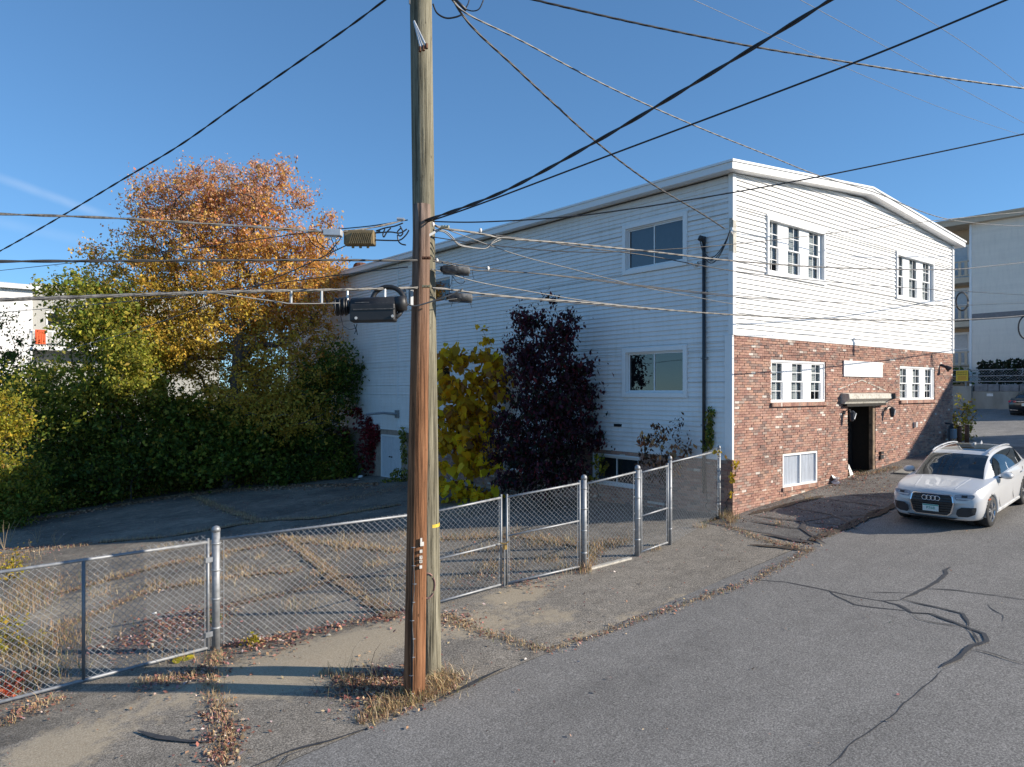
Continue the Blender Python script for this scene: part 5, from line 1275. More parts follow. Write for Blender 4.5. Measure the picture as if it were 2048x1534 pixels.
def col_orange(C, idx, tw):
    px, py = pic(C); t = (py-330)/260            # pinkish top, orange middle, olive below
    c = mixpal(t+rng.normal(size=len(C))*.3+(tw[idx]-.5)*.5, PINK, ORANGE)
    g = mixpal((py-520)/200+(tw[idx]-.5)*1.1+(400-px)/380+.25, ORANGE, GOLD); s = rng.random(len(C)) < np.clip((py-440)/120, 0, 1); c = np.where(s[:, None], g, c)
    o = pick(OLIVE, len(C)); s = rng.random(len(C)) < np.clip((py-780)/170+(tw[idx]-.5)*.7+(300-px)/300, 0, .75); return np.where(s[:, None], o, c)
YT = 34.5
make_tree('autumn_tree', 'large spreading tree with orange and gold autumn leaves, pinkish bare top', 'tree', 455, YT-2.0,
    [(430,375,YT,95,60,2.2), (520,360,YT,60,45,1.6), (345,420,YT,85,70,2.2), (520,430,YT,80,80,2.2), (420,480,YT,140,85,3.0), (570,500,YT-.5,80,75,2.2), (270,520,YT,90,55,2.0), (330,590,YT-.5,110,80,2.5), (210,560,YT,45,55,1.5), (250,640,YT-1,90,70,2.2), (330,700,YT-2,80,70,2.0),
     (640,540,YT-.5,55,70,1.6), (480,590,YT-1,140,90,3.0), (590,610,YT-1,95,75,2.4), (460,700,YT-1.5,130,90,2.8), (585,720,YT-1.5,110,95,2.4), (380,680,YT-1.5,90,80,2.2), (640,770,YT-1.5,60,80,1.8), (520,800,YT-2.5,110,75,2.2), (590,830,YT-3,80,60,1.8), (560,330,YT,20,20,.7), (600,395,YT,22,35,.7), (655,455,YT,22,30,.7)],
    1850, 88, .31, .070, col_orange, 6.3, .012, .26, bark=TWIGGREY, thin=1.05)
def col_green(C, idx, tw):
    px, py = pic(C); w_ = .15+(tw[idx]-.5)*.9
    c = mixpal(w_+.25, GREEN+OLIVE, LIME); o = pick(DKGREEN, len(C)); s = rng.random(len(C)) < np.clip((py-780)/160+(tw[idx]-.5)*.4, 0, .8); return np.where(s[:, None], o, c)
Y1 = 32.0
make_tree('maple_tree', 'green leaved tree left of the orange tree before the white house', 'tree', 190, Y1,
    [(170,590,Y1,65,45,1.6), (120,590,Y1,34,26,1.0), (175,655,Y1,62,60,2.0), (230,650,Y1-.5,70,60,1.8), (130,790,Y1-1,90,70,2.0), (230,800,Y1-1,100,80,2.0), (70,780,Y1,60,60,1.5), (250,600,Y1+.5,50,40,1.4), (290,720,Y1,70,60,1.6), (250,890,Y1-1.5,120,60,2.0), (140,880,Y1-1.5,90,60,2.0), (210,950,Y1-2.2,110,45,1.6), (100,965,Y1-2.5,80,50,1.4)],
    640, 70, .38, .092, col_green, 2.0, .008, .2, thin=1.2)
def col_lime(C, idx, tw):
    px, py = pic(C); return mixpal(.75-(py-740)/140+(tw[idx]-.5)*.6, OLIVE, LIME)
Y2 = 30.0
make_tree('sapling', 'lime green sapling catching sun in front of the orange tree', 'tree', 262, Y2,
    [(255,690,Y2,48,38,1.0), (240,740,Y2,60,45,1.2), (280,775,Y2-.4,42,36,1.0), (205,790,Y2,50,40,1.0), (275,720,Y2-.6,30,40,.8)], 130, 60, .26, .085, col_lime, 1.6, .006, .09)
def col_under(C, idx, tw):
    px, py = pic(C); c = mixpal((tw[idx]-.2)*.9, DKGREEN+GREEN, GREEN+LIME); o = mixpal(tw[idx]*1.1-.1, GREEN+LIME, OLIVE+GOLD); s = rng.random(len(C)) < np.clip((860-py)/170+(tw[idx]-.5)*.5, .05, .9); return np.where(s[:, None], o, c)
Y3 = 33.0
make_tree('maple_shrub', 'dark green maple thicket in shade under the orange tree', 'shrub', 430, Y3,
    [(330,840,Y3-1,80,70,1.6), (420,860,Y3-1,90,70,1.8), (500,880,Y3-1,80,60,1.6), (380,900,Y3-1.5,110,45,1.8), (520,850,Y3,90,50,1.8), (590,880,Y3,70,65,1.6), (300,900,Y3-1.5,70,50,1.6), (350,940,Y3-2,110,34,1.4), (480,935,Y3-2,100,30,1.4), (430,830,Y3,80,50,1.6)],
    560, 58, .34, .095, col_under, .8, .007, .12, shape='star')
Y4 = 32.6
def col_dk(C, idx, tw): return mixpal((tw[idx]-.2)*.9, DKGREEN, GREEN)
make_tree('dark_shrub', 'dark green bush against the side wall of white building', 'shrub', 655, Y4,
    [(690,730,Y4,38,50,1.0), (655,790,Y4,60,70,1.4), (700,780,Y4+.3,30,45,.9), (620,850,Y4,60,70,1.4), (660,910,Y4,60,50,1.4), (600,920,Y4-.5,50,40,1.2), (590,945,Y4-1,60,24,1.0), (680,940,Y4-.5,50,24,.8)], 240, 66, .30, .085, col_dk, .9, .007, .10)
Y5 = 36.0
make_tree('background_tree', 'dark tree mass at left edge beside the white house', 'tree', 20, Y5,
    [(10,760,Y5,60,60,2.0), (-70,720,Y5,50,110,2.2), (40,810,Y5-1,80,60,2.2), (5,650,Y5,22,26,.8,900), (50,705,Y5-3,40,22,.8,1200), (15,715,Y5-3,30,24,.8,1200), (80,850,Y5-1,70,60,2.0), (-40,850,Y5-1,80,80,2.0)], 300, 60, .38, .085, lambda C, i, tw: mixpal((tw[i]-.4)*.8, DKGREEN+[(.09,.05,.03)], GREEN), 2.0, .008, .2)
Y6 = 27.0
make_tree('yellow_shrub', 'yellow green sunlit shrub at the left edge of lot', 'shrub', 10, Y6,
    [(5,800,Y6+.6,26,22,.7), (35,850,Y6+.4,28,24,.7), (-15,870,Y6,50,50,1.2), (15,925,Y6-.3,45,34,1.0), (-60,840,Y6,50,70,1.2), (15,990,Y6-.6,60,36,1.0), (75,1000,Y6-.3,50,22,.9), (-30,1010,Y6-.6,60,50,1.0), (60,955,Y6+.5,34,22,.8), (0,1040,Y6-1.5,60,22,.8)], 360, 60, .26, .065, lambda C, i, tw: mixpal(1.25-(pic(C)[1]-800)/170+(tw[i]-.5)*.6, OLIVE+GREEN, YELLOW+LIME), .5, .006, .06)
# undergrowth along the back edge of the lot
def ground_band(n, poly, wid, hgt):
    P = [gp(*p) for p in poly]; out = []
    for _ in range(n):
        i = random.randrange(len(P)-1); p = P[i].lerp(P[i+1], random.random()); q = p+FW*random.random()*wid
        h = hgt*(.4+.9*max(0, .5+mnoise.noise((q.x*.5, q.y*.5, 4))))*random.random()
        out.append((q.x+random.gauss(0, .2), q.y+random.gauss(0, .2), G(q.x, q.y)+.03+h))
    return np.array(out)
C = ground_band(26000, [(-40,1052),(60,1030),(180,1012),(330,985),(460,970),(600,964),(690,957)], 5.0, 2.3); n = len(C); nn = rng.normal(size=(n, 3)); nn[:, 2] = abs(nn[:, 2])+.5
tag(leaf_mesh('undergrowth', C, nn, .085*(.5+rng.random(n)), mixpal(rng.random(n)*.9, GREEN, LIME+OLIVE+[(.3,.18,.07)]), LEAF), 'low green weeds and brambles along the shaded back of lot', 'undergrowth', kind='stuff')
C = ground_band(15000, [(-40,1052),(60,1032),(180,1014),(330,988),(460,972),(600,966),(690,958)], 1.1, 1.1); n = len(C); nn = rng.normal(size=(n, 3)); nn[:, 2] = abs(nn[:, 2])+.2
tag(leaf_mesh('bramble_edge', C, nn, .06*(.5+rng.random(n)), mixpal(rng.random(n)*.9, LIME+GREEN, OLIVE+[(.42,.28,.10), (.36,.20,.09)]), LEAF), 'ragged edge of weeds and brambles where asphalt meets thicket', 'undergrowth', kind='stuff')
lb = []
for a, b in zip([(60,1040),(180,1020),(330,994),(460,978),(600,970)], [(180,1020),(330,994),(460,978),(600,970),(760,966)]):
    A_, B_ = gp(*a), gp(*b)
    for _ in range(700):
        p = A_.lerp(B_, random.random())-FW*abs(random.gauss(0, .55)); lb.append((p.x, p.y, G(p.x, p.y)))
litter_mesh('leaf_litter', lb, .045, 'band of brown leaves along the back edge of lot', [(.40,.24,.15), (.34,.2,.13), (.48,.32,.2)])
# fill behind the trees so the lot's far side closes
C = ground_band(16000, [(-200,985),(0,975),(150,968),(330,958),(500,950),(640,945)], 9, 5.0); n = len(C); nn = rng.normal(size=(n, 3)); nn[:, 2] = abs(nn[:, 2])+.4
tag(leaf_mesh('thicket', C, nn, .13*(.5+rng.random(n)), mixpal(rng.random(n)*.6, DKGREEN, GREEN+OLIVE), LEAF), 'dense dark thicket behind the trees', 'thicket', kind='stuff')
# --- plants against the side wall
def wall_pt(px, py, off): q = onplane(px, py, 0, -off); return q
def wY(px, off): return (wall_pt(px, 700, off)-CAMP).dot(FW)
yy = wY(935, 1.4)
rt = wall_pt(940, 700, 1.3); rt.z = G(rt.x, rt.y)
make_tree('yellow_vine_tree', 'young tree with large yellow heart shaped leaves by the side wall', 'tree', 0, 0,
    [(968,672,yy+.2,12,16,.2,300), (905,725,yy,26,28,.5), (960,735,yy,40,40,.6), (990,760,yy,24,40,.5), (930,780,yy,40,40,.6), (895,770,yy,24,30,.5), (900,830,yy,34,30,.6), (960,810,yy,40,50,.6), (890,880,yy-.3,30,30,.6), (940,870,yy-.3,50,40,.7), (980,900,yy-.5,30,34,.6), (900,920,yy-.6,30,30,.6), (950,930,yy-.8,36,26,.6), (905,975,yy-.9,36,26,.6), (950,985,yy-.9,40,20,.6)],
    210, 11, .17, .15, lambda C, i, tw: mixpal((pic(C)[1]-880)/150+(tw[i]-.5)*.9+.15, [(.84,.50,.02), (.78,.44,.03), (.62,.36,.03), (.36,.17,.05,.5)], [(.92,.66,.03), (.85,.64,.03), (.95,.64,.03)]), 1.2, .006, .05, shape='heart', root=rt, flat=.1, droop=(0, 0, 1))
yy = wY(1100, 1.3); rt = wall_pt(1100, 700, 1.2); rt.z = G(rt.x, rt.y)
make_tree('purple_tree', 'dark purple leaved pear tree standing against the side wall', 'tree', 0, 0,
    [(1095,600,yy+.2,14,16,.3,300), (1050,640,yy,16,36,.4), (1090,650,yy,40,40,.7), (1140,655,yy,14,34,.4), (1095,710,yy,65,50,.9), (1045,740,yy,34,55,.8), (1100,780,yy,66,55,1.0), (1165,735,yy,24,24,.5), (1150,790,yy,40,40,.7), (1065,840,yy,56,55,1.0), (1130,860,yy,50,55,1.0), (1175,790,yy,22,30,.4), (1185,850,yy,22,24,.5), (1100,920,yy-.3,76,50,1.0), (1020,690,yy,14,24,.3), (1010,880,yy,40,60,.8), (1190,880,yy-.2,14,18,.3), (1060,960,yy-.3,70,30,.8)],
    480, 56, .17, .064, lambda C, i, tw: mixpal((pic(C)[1]-760)/260+(tw[i]-.5)*.5, PURPLE, PURPLE+[(.02,.03,.015), (.025,.035,.02)]), 1.3, .006, .08, root=rt, flat=.15, droop=(0, 0, 1))
yy = wY(1320, .7); rt = wall_pt(1325, 700, .7); rt.z = G(rt.x, rt.y)
make_tree('sumac_sapling', 'thin sapling with bronze and peach leaves behind the walk gate', 'sapling', 0, 0,
    [(1350,850,yy,16,12,.2), (1310,855,yy,14,14,.2), (1285,885,yy,16,12,.3), (1330,880,yy,26,20,.4), (1300,920,yy,24,20,.4), (1345,915,yy,22,22,.4), (1380,895,yy,20,10,.3), (1320,945,yy,40,18,.5)], 60, 16, .11, .06,
    lambda C, i, tw: mixpal((tw[i]-.62)*5, [(.11,.05,.03), (.16,.08,.04), (.08,.05,.03)], [(.62,.36,.18), (.58,.30,.10), (.5,.2,.1)]), .9, .005, .03, root=rt, flat=.2, droop=(0, 0, 1))
def creeper(name, label, blobs, n, size, pal, off, shape='kite', cat='vine', root_px=None):
    pts_ = blobs_points(blobs, n); C = np.array([list(p) for p in pts_]); nn = rng.normal(size=(n, 3))*.6+np.array([-1, -.2, .5])
    rt = wall_pt(root_px or blobs[0][0], 700, off); rt.z = G(rt.x, rt.y); t = empty(name, rt, label, cat)
    sub = [pts_[i] for i in range(0, n, max(1, n//28))]; nd, pr, rd = skeleton(rt, sub, .4, .004, .02); wood(nd, pr, rd, 'stem', TWIG, t)
    leaf_mesh('leaves', C, nn, size*(.6+.7*rng.random(n)), pick(pal, n, .25), LEAF, t, shape, updir=(0, 0, 1))
yw = lambda px, off=.15: wY(px, off)
creeper('red_creeper', 'deep red creeper climbing beside the white side door', [(735,850,yw(735),30,22,.12), (740,900,yw(740),28,50,.15), (715,825,yw(715),30,12,.08), (750,870,yw(750),24,24,.12), (690,880,yw(690),22,30,.15)], 1500, .075, [(.24,.02,.03), (.18,.016,.025), (.30,.03,.035), (.12,.02,.022)], .25, 'star', root_px=735)
creeper('green_creeper', 'trailing yellow green vine right of the white side door', [(808,900,yw(808,.3),8,40,.15), (800,950,yw(800,.5),20,16,.3), (805,870,yw(805,.2),8,20,.1), (780,965,yw(780,.7),24,10,.3)], 650, .06, OLIVE+GREEN+[(.25,.2,.04)], .3, root_px=806)
creeper('green_creeper', 'leafy vine wrapped round the dark service conduit', [(1418,850,yw(1418,.1),10,40,.08), (1424,825,yw(1424,.1),12,8,.08), (1412,890,yw(1412,.12),12,18,.1), (1420,870,yw(1420,.1),8,30,.08)], 260, .05, OLIVE+GREEN+[(.22,.17,.03)], .1, root_px=1416)
creeper('yellow_creeper', 'sprigs of bright yellow leaves at the fence end by brick corner', [(1472,930,17.6,10,12,.1), (1465,955,17.6,7,12,.1), (1433,905,17.3,9,5,.1), (1462,985,17.6,6,12,.1), (1455,915,17.6,8,5,.1)], 60, .055, [(.62,.45,.03), (.55,.38,.04), (.45,.25,.03)], .05, root_px=1450)
creeper('yellow_creeper', 'yellow leaved vine on the basement window right of purple tree', [(1200,930,yw(1200,.3),18,26,.2), (1185,960,yw(1185,.4),16,12,.2)], 130, .06, YELLOW+OLIVE, .3, root_px=1195)
rt = Vector((14.9, .6, G(14.9, .6)))
Yr = (rt-CAMP).dot(FW)
make_tree('sapling', 'yellow bronze sapling growing at far corner of brick building', 'sapling', 0, 0, [(1922,800,Yr,8,10,.3), (1935,820,Yr,12,14,.4), (1920,850,Yr,12,24,.5), (1940,845,Yr,10,14,.4), (1925,885,Yr,18,18,.5), (1945,880,Yr,8,16,.4)], 70, 22, .14, .06, lambda C, i, tw: mixpal(tw[i]*.7, OLIVE+[(.25,.14,.04)], YELLOW+[(.45,.2,.05)]), .7, .006, .035, root=rt)
p = gp(1880, 915)
make_tree('dry_shrub', 'leafless reddish shrub against brick in the shaded corner', 'shrub', 0, 0, [(1850,900,Yr-2,22,24,.3), (1835,925,Yr-3,16,14,.3), (1870,890,Yr-1.5,14,14,.3)], 60, 7, .10, .03, lambda C, i, tw: pick([(.20,.09,.06), (.14,.07,.05)], len(C)), .25, .004, .02, root=Vector((10.9, -.35, G(10.9, -.35))))
# yellow-leaved weeds at the left end of the fence
for k, (px, py, r_, lab) in enumerate(((20,1130,30,'yellow leaved weed behind the fence beside tall dead stalks'), (10,1260,34,'low yellow leaves in the weeds under the tilted gate leaf'), (10,1380,14,'small red leaved seedling at the foot of the tilted gate'))):
    g0 = gp(px, py+40 if k < 2 else py+12); Yk = (g0-CAMP).dot(FW)
    make_tree('weed', lab, 'weed', 0, 0, [(px, py, Yk, r_, 38 if k < 2 else 14, .4), (px+14, py+20 if k < 2 else py, Yk, r_*.7, 30 if k < 2 else 8, .4)], 40, 9, .10, .038, (lambda C, i, tw: pick(YELLOW+[(.5,.3,.05)], len(C))) if k < 2 else (lambda C, i, tw: pick([(.5,.07,.03), (.42,.1,.05)], len(C))), .15, .003, .012, root=g0)
g0 = gp(365, 1318); C = np.array([list(g0+Vector((random.gauss(0,.08), random.gauss(0,.08), .02))) for _ in range(8)]); n = 8
tag(leaf_mesh('yellow_leaves', C, np.tile([0, -.2, 1.], (n, 1)), np.full(n, .075), pick(YELLOW, n), LEAF, None, 'heart'), 'a few large yellow leaves on ground under the gate', 'leaves', kind='stuff')
for px, py, lab in ((505, 1292, 'small yellow weed at fence foot right of thick gate post'), (430, 1250, 'low green weed left of thick gate post')):
    g0 = gp(px, py); Yk = (g0-CAMP).dot(FW)
    make_tree('weed', lab, 'weed', 0, 0, [(px, py-12, Yk, 10, 12, .1)], 14, 7, .05, .03, (lambda C, i, tw: pick(YELLOW, len(C))) if px > 450 else (lambda C, i, tw: pick(OLIVE+GREEN, len(C))), .05, .002, .008, root=g0)
# dead stalks
m = MB()
for px, py, h in ((75, 1085, .6), (110, 1090, .45), (60, 1095, .35), (20, 1085, .7), (8, 1100, .9)):
    g0 = gp(px, py)
    for _ in range(5):
        t_ = g0+Vector((random.gauss(0, .18), random.gauss(0, .18), h*random.uniform(.6, 1.1))); mid_ = g0.lerp(t_, .5)+Vector((random.gauss(0, .04), random.gauss(0, .04), .05)); m.tube([g0, mid_, t_], [.007, .005, .002], 4)
tag(m.build('dead_stalks', M('straw stalk', (.36, .27, .17), .9)), 'pale dead weed stalks at the shadow edge on left', 'weeds', kind='stuff')
# hedge on the retaining wall
C = np.array([(WX+.9+random.gauss(0, .25), random.uniform(-12, y6-.1), zs1+random.random()*(1.35+.35*mnoise.noise((0, i*.37, 2)))) for i in range(7000)]); n = len(C)
tag(leaf_mesh('hedge', C, rng.normal(size=(n, 3)), .11*(.6+rng.random(n)), pick([(.03,.04,.02), (.05,.045,.03), (.04,.06,.025)], n), LEAF), 'dark hedge behind the fence on the retaining wall', 'hedge', kind='stuff')
C = np.array([(WX+.9+random.gauss(0, .3), y6+2.2+random.gauss(0, .7), zs1+random.random()*1.0) for i in range(1100)]); n = len(C)
t = tag(leaf_mesh('bush', C, rng.normal(size=(n, 3)), .11*(.6+rng.random(n)), pick(GREEN+DKGREEN, n), LEAF), 'round green bush above the yellow parking notice', 'bush')
# broken pallets by the shrubs
g0 = gp(590, 962); t = empty('wooden_pallet', g0, 'grey wooden pallet leaning against the shaded shrubs', 'pallet')
for k in range(6): m = MB(); m.obox(g0+RT*(-.45+k*.11)+Vector((0,0,.42)), RT*.042, FW*.05+Vector((0,0,.0)), Vector((0,0,.42))+FW*.08); m.build('slat', WOODGREY, t)
for k in (.1, .75): m = MB(); m.obox(g0+RT*(-.18)+FW*.08+Vector((0,0,k)), RT*.33, FW*.03, Vector((0,0,.045))); m.build('cross_board', WOODGREY, t)
g1_ = gp(612, 958); t = empty('wooden_pallet', g1_, 'grey pallet frame standing right of leaning pallet', 'pallet')
for k in (.12, .34, .56): m = MB(); m.obox(g1_+Vector((0,0,k)), RT*.38, FW*.02, Vector((0,0,.05))); m.build('slat', WOODGREY, t)
for s in (-1, 1): m = MB(); m.obox(g1_+RT*.34*s+FW*.045+Vector((0,0,.33)), RT*.04, FW*.02, Vector((0,0,.33))); m.build('cross_board', WOODGREY, t)
# stones and litter
for px, py, s_, lab in ((656, 1272, .055, 'small pale rubble lump by the fence foot left of pole'), (310, 1228, .05, 'white scrap in the leaves behind tilted gate'), (712, 962, .16, 'pale block by the red creeper at lot back'), (722, 955, .14, 'white bucket shaped scrap below red creeper'), (1130, 1015, .05, 'tiny white scrap beneath the purple tree')):
    g0 = gp(px, py); m = MB(); vs = []
    for k in range(14):
        v = Vector((random.gauss(0, 1), random.gauss(0, 1), random.gauss(0, 1))).normalized()*s_*random.uniform(.7, 1.1); vs.append(g0+Vector((v.x, v.y, abs(v.z)*.8+.005)))
    bm = bmesh.new(); [bm.verts.new(v) for v in vs]; r_ = bmesh.ops.convex_hull(bm, input=bm.verts); me = bpy.data.meshes.new('rubble'); bm.to_mesh(me); bm.free(); tag(finish('rubble', me, PAPER if 'white' in lab else CONCRETE), lab, 'rubble')
# gas meter and bollards at the far corner
gx_ = onplane(1904, 880, 1, -.25).x; g0 = Vector((gx_, -.25, G(gx_, -.25))); t = empty('gas_meter', g0, 'blue grey gas meter on pipes at far brick corner', 'gas meter')
m = MB(); m.box(g0.x-.15, g0.x+.15, g0.y-.12, g0.y+.12, g0.z+.3, g0.z+.65); bevel(m.build('case', M('meter paint', (.16, .20, .24), .5), t), .03, 2)
m = MB(); m.tube([g0+Vector((-.25,0,-.05)), g0+Vector((-.25,0,.75)), g0+Vector((-.08,0,.8)), g0+Vector((-.08,0,.65))], .03, 8); m.tube([g0+Vector((.08,0,.65)), g0+Vector((.08,0,.82)), g0+Vector((.08,.25,.84))], .03, 8); m.build('pipe', DARKMET, t)
for x, lab in ((onplane(1919, 880, 1, -.3).x, 'rusty steel bollard next to the gas meter'), (onplane(1934, 880, 1, -.3).x, 'rusty steel bollard beyond the first, beside driveway')):
    b0 = Vector((x, -.3, G(x, -.3))); t = empty('bollard', b0, lab, 'bollard', 'bollards'); m = MB(); m.tube([b0+Vector((0,0,-.1)), b0+Vector((0,0,.62))], .075, 12); m.build('post', RUST, t, True)
    m = MB(); m.tube([b0+Vector((0,0,.62)), b0+Vector((0,0,.67)), b0+Vector((0,0,.69))], [.078, .06, .02], 12); m.build('cap', RUST, t, True)
# ================================================================ cars
def pch(xs, ys):                                  # smooth interpolation through a table
    xs = np.array(xs, float); ys = np.array(ys, float); h = np.diff(xs); d = np.diff(ys)/h; mm = np.zeros(len(xs)); mm[0], mm[-1] = d[0], d[-1]
    for i in range(1, len(xs)-1):
        if d[i-1]*d[i] > 0: w1 = 2*h[i]+h[i-1]; w2 = h[i]+2*h[i-1]; mm[i] = (w1+w2)/(w1/d[i-1]+w2/d[i])
    def f(x):
        x = min(max(x, xs[0]), xs[-1]); i = min(max(int(np.searchsorted(xs, x))-1, 0), len(h)-1); t = (x-xs[i])/h[i]
        return float((1+2*t)*(1-t)**2*ys[i]+t*(1-t)**2*h[i]*mm[i]+t*t*(3-2*t)*ys[i+1]+t*t*(t-1)*h[i]*mm[i+1])
    return f
def paint(name, c):
    m, t, b = nodes(name); v = vec_of(t); n = noise_node(t, v, 3, 3)
    t.links.new(ramp(t, n.outputs[0], [(.3, sc(c, .96)), (.7, c)]).outputs[0], b.inputs['Base Color'])
    b.inputs['Roughness'].default_value = .32; b.inputs['Coat Weight'].default_value = .8; b.inputs['Coat Roughness'].default_value = .04; MATS[name] = m; return m
CHROME = M('chrome', (.72, .72, .74), .12, 1, var=.05); ALLOY = M('alloy wheel', (.55, .56, .58), .28, .9, var=.06); TYRE = M('tyre', (.022, .022, .023), .8, var=.2); INTER = M('car interior', (.025, .025, .027), .8)
LAMPG = M('lamp glass', (.30, .33, .38), .08, .2, var=.3, scale=20); REDLAMP = M('tail lamp', (.42, .02, .03), .12, var=.2); PLATE = M('plate', (.62, .68, .66), .4); PLATEG = M('plate green', (.05, .28, .22), .5); AMBER = M('side marker', (.5, .12, .04), .3)
def build_car(T, name, label, P, wheels, dims):
    """T: dict of tables along the length x (0 nose .. L tail)"""
    L = dims['L']; root = empty(name, (0, 0, 0), label, 'car')
    zb, zs, hs, zm, hm, hb = (pch(*T[k]) for k in ('zb', 'zs', 'hs', 'zm', 'hm', 'hb'))   # bottom z, shoulder z, shoulder half width, widest z/half width, sill half width
    zc = pch(*T['zc'])                              # deck crown height
    def section(x):                                 # half section from floor to crown
        B, S, Z = zb(x), zs(x), zm(x)
        pts_ = [(0, B), (hb(x)*.8, B), (hb(x), B+.04), (hm(x)*.992, (B+Z)/2), (hm(x), Z), (hm(x)*.985, Z+(S-Z)*.5), (hs(x), S), (hs(x)*.965, S+.025), (hs(x)*.8, S+(zc(x)-S)*.62), (hs(x)*.4, zc(x)-.006), (0, zc(x))]
        return pts_
    xs = sorted(set([round(L*i/110, 4) for i in range(111)]))
    nsub = 4
    def dense(pts_):
        out = []
        n = len(pts_)
        for i in range(n-1):
            p0, p1, p2, p3 = pts_[max(i-1, 0)], pts_[i], pts_[i+1], pts_[min(i+2, n-1)]
            for k in range(nsub):
                t = k/nsub; out.append(tuple(.5*(2*p1[j]+(-p0[j]+p2[j])*t+(2*p0[j]-5*p1[j]+4*p2[j]-p3[j])*t*t+(-p0[j]+3*p1[j]-3*p2[j]+p3[j])*t**3) for j in (0, 1)))
        return out+[pts_[-1]]
    rows = [dense(section(x)) for x in xs]; n = len(rows[0])
    body = MB(); idx = {}
    def vid(i, j, s):
        k = (i, j, s if rows[i][j][0] > 1e-6 else 1)
        if k not in idx: idx[k] = len(body.v); y, z = rows[i][j]; body.v.append((nose(xs[i], y, z), k[2]*y, z))
        return idx[k]
    def nose(x, y, z):                              # round the front and rear in plan
        f = 1-min(x/dims['nr'], 1); b = 1-min((L-x)/dims['rr'], 1)
        return x + f*f*dims['nd']*(abs(y)/.9)**2.2*1.0 - b*b*dims['rd']*(abs(y)/.9)**2.2
    WR = dims['wr']
    def arch(x, z): return any((x-wx)**2+(z-dims['wz'])**2 < (WR+.045)**2 for wx in wheels)
    for i in range(len(xs)-1):
        for j in range(n-1):
            for s in (1, -1):
                q = [vid(i, j, s), vid(i+1, j, s), vid(i+1, j+1, s), vid(i, j+1, s)]
                cx = sum(body.v[k][0] for k in q)/4; cz = sum(body.v[k][2] for k in q)/4; cy = abs(sum(body.v[k][1] for k in q)/4)
                if cy > .55 and arch(cx, cz): continue
                qq = []
                for k in (q if s == -1 else q[::-1]):
                    if k not in qq: qq.append(k)
                if len(qq) > 2: body.f.append(tuple(qq))
    for i in (0, len(xs)-1):                        # end caps
        loop = [vid(i, j, 1) for j in range(n)]+[vid(i, j, -1) for j in range(n-2, 0, -1)]; body.f.append(tuple(loop if i else loop[::-1]))
    bo = body.build('body', P, root, True); body.fix(bo)
    # greenhouse: grid over the length (u) and round the section (v)
    gb, gt, gw, gtw = (pch(*T[k]) for k in ('gx', 'gz', 'gw', 'gtw'))
    g0, g1 = dims['g0'], dims['g1']; nx = 90
    def top(x): return gt(x)
    def gsec(x):
        zt_ = gt(x); z0 = zs(x)-.005; w0 = gw(x); w1 = gtw(x); h = max(zt_-z0, .002)
        e = min(1, h/.25)
        return [(w0, z0), (w0+(w1-w0)*.33, z0+h*.36), (w0+(w1-w0)*.66, z0+h*.68), (w1+.01, z0+h*.875), (w1*.93, z0+h*.955), (w1*.6, zt_-.008*e), (w1*.3, zt_-.002*e), (0, zt_)]
    R_ = [dense(gsec(g0+(g1-g0)*i/nx)) for i in range(nx+1)]; ng = len(R_[0])
    parts = {}
    def classify(x, y, z, v):
        t_ = z
        if v >= ng*.5:                               # roof, windscreen, rear screen
            if x < dims['wsx'](y): return 'windscreen'
            if x > dims['rsx'](y): return 'rear_window'
            sr = dims.get('sunroof')
            if sr and sr[0] < x < sr[1] and abs(y) < sr[2]: return 'sunroof'
            return 'roof'
        k = (z-zs(x))/max(gt(x)-zs(x), .01)
        if k < .06 or k > .84: return 'roof'
        for a, b, sl in dims['sidewin']:
            if a+sl*k < x < b+(sl*k if sl and b < dims['sidewin'][-1][1] else 0): 
                return 'side_window'
        return 'roof'
    def pt(i, j, s): y, z = R_[i][j]; x = g0+(g1-g0)*i/nx; return (x + dims.get('wsb', .10)*(y/.7)**2*max(0, 1-(x-g0)/.9), s*y, z)
    for i in range(nx):
        for j in range(ng-1):
            for s in (1, -1):
                q = [pt(i, j, s), pt(i+1, j, s), pt(i+1, j+1, s), pt(i, j+1, s)]
                c = [sum(p[k] for p in q)/4 for k in range(3)]
                cl = classify(c[0], c[1], c[2], j+.5)
                key = cl if cl != 'side_window' else 'side_window%d' % s
                parts.setdefault(key, []).append(q if s == -1 else q[::-1])
    for key, quads in parts.items():
        m = MB(); vi = {}
        for q in quads:
            f = []
            for p in q:
                k = tuple(round(c, 4) for c in p)
                if k not in vi: vi[k] = len(m.v); m.v.append(p)
                if vi[k] not in f: f.append(vi[k])
            if len(f) > 2: m.f.append(tuple(f))
        nm = 'side_window' if key.startswith('side') else key
        o = m.build(nm, P if key == 'roof' else CARGLASS, root, True)
    m = MB(); m.box(g0+.5, g1-.5, -.62, .62, .55, .72)
    for x in (g0+1.05, g0+1.9):
        for y in (-.37, .37): m.box(x, x+.16, y-.24, y+.24, .7, 1.18); m.box(x+.03, x+.13, y-.12, y+.12, 1.2, 1.36)
    m.box(g0+.25, g0+.55, -.66, .66, .80, .93); m.build('interior', INTER, root)
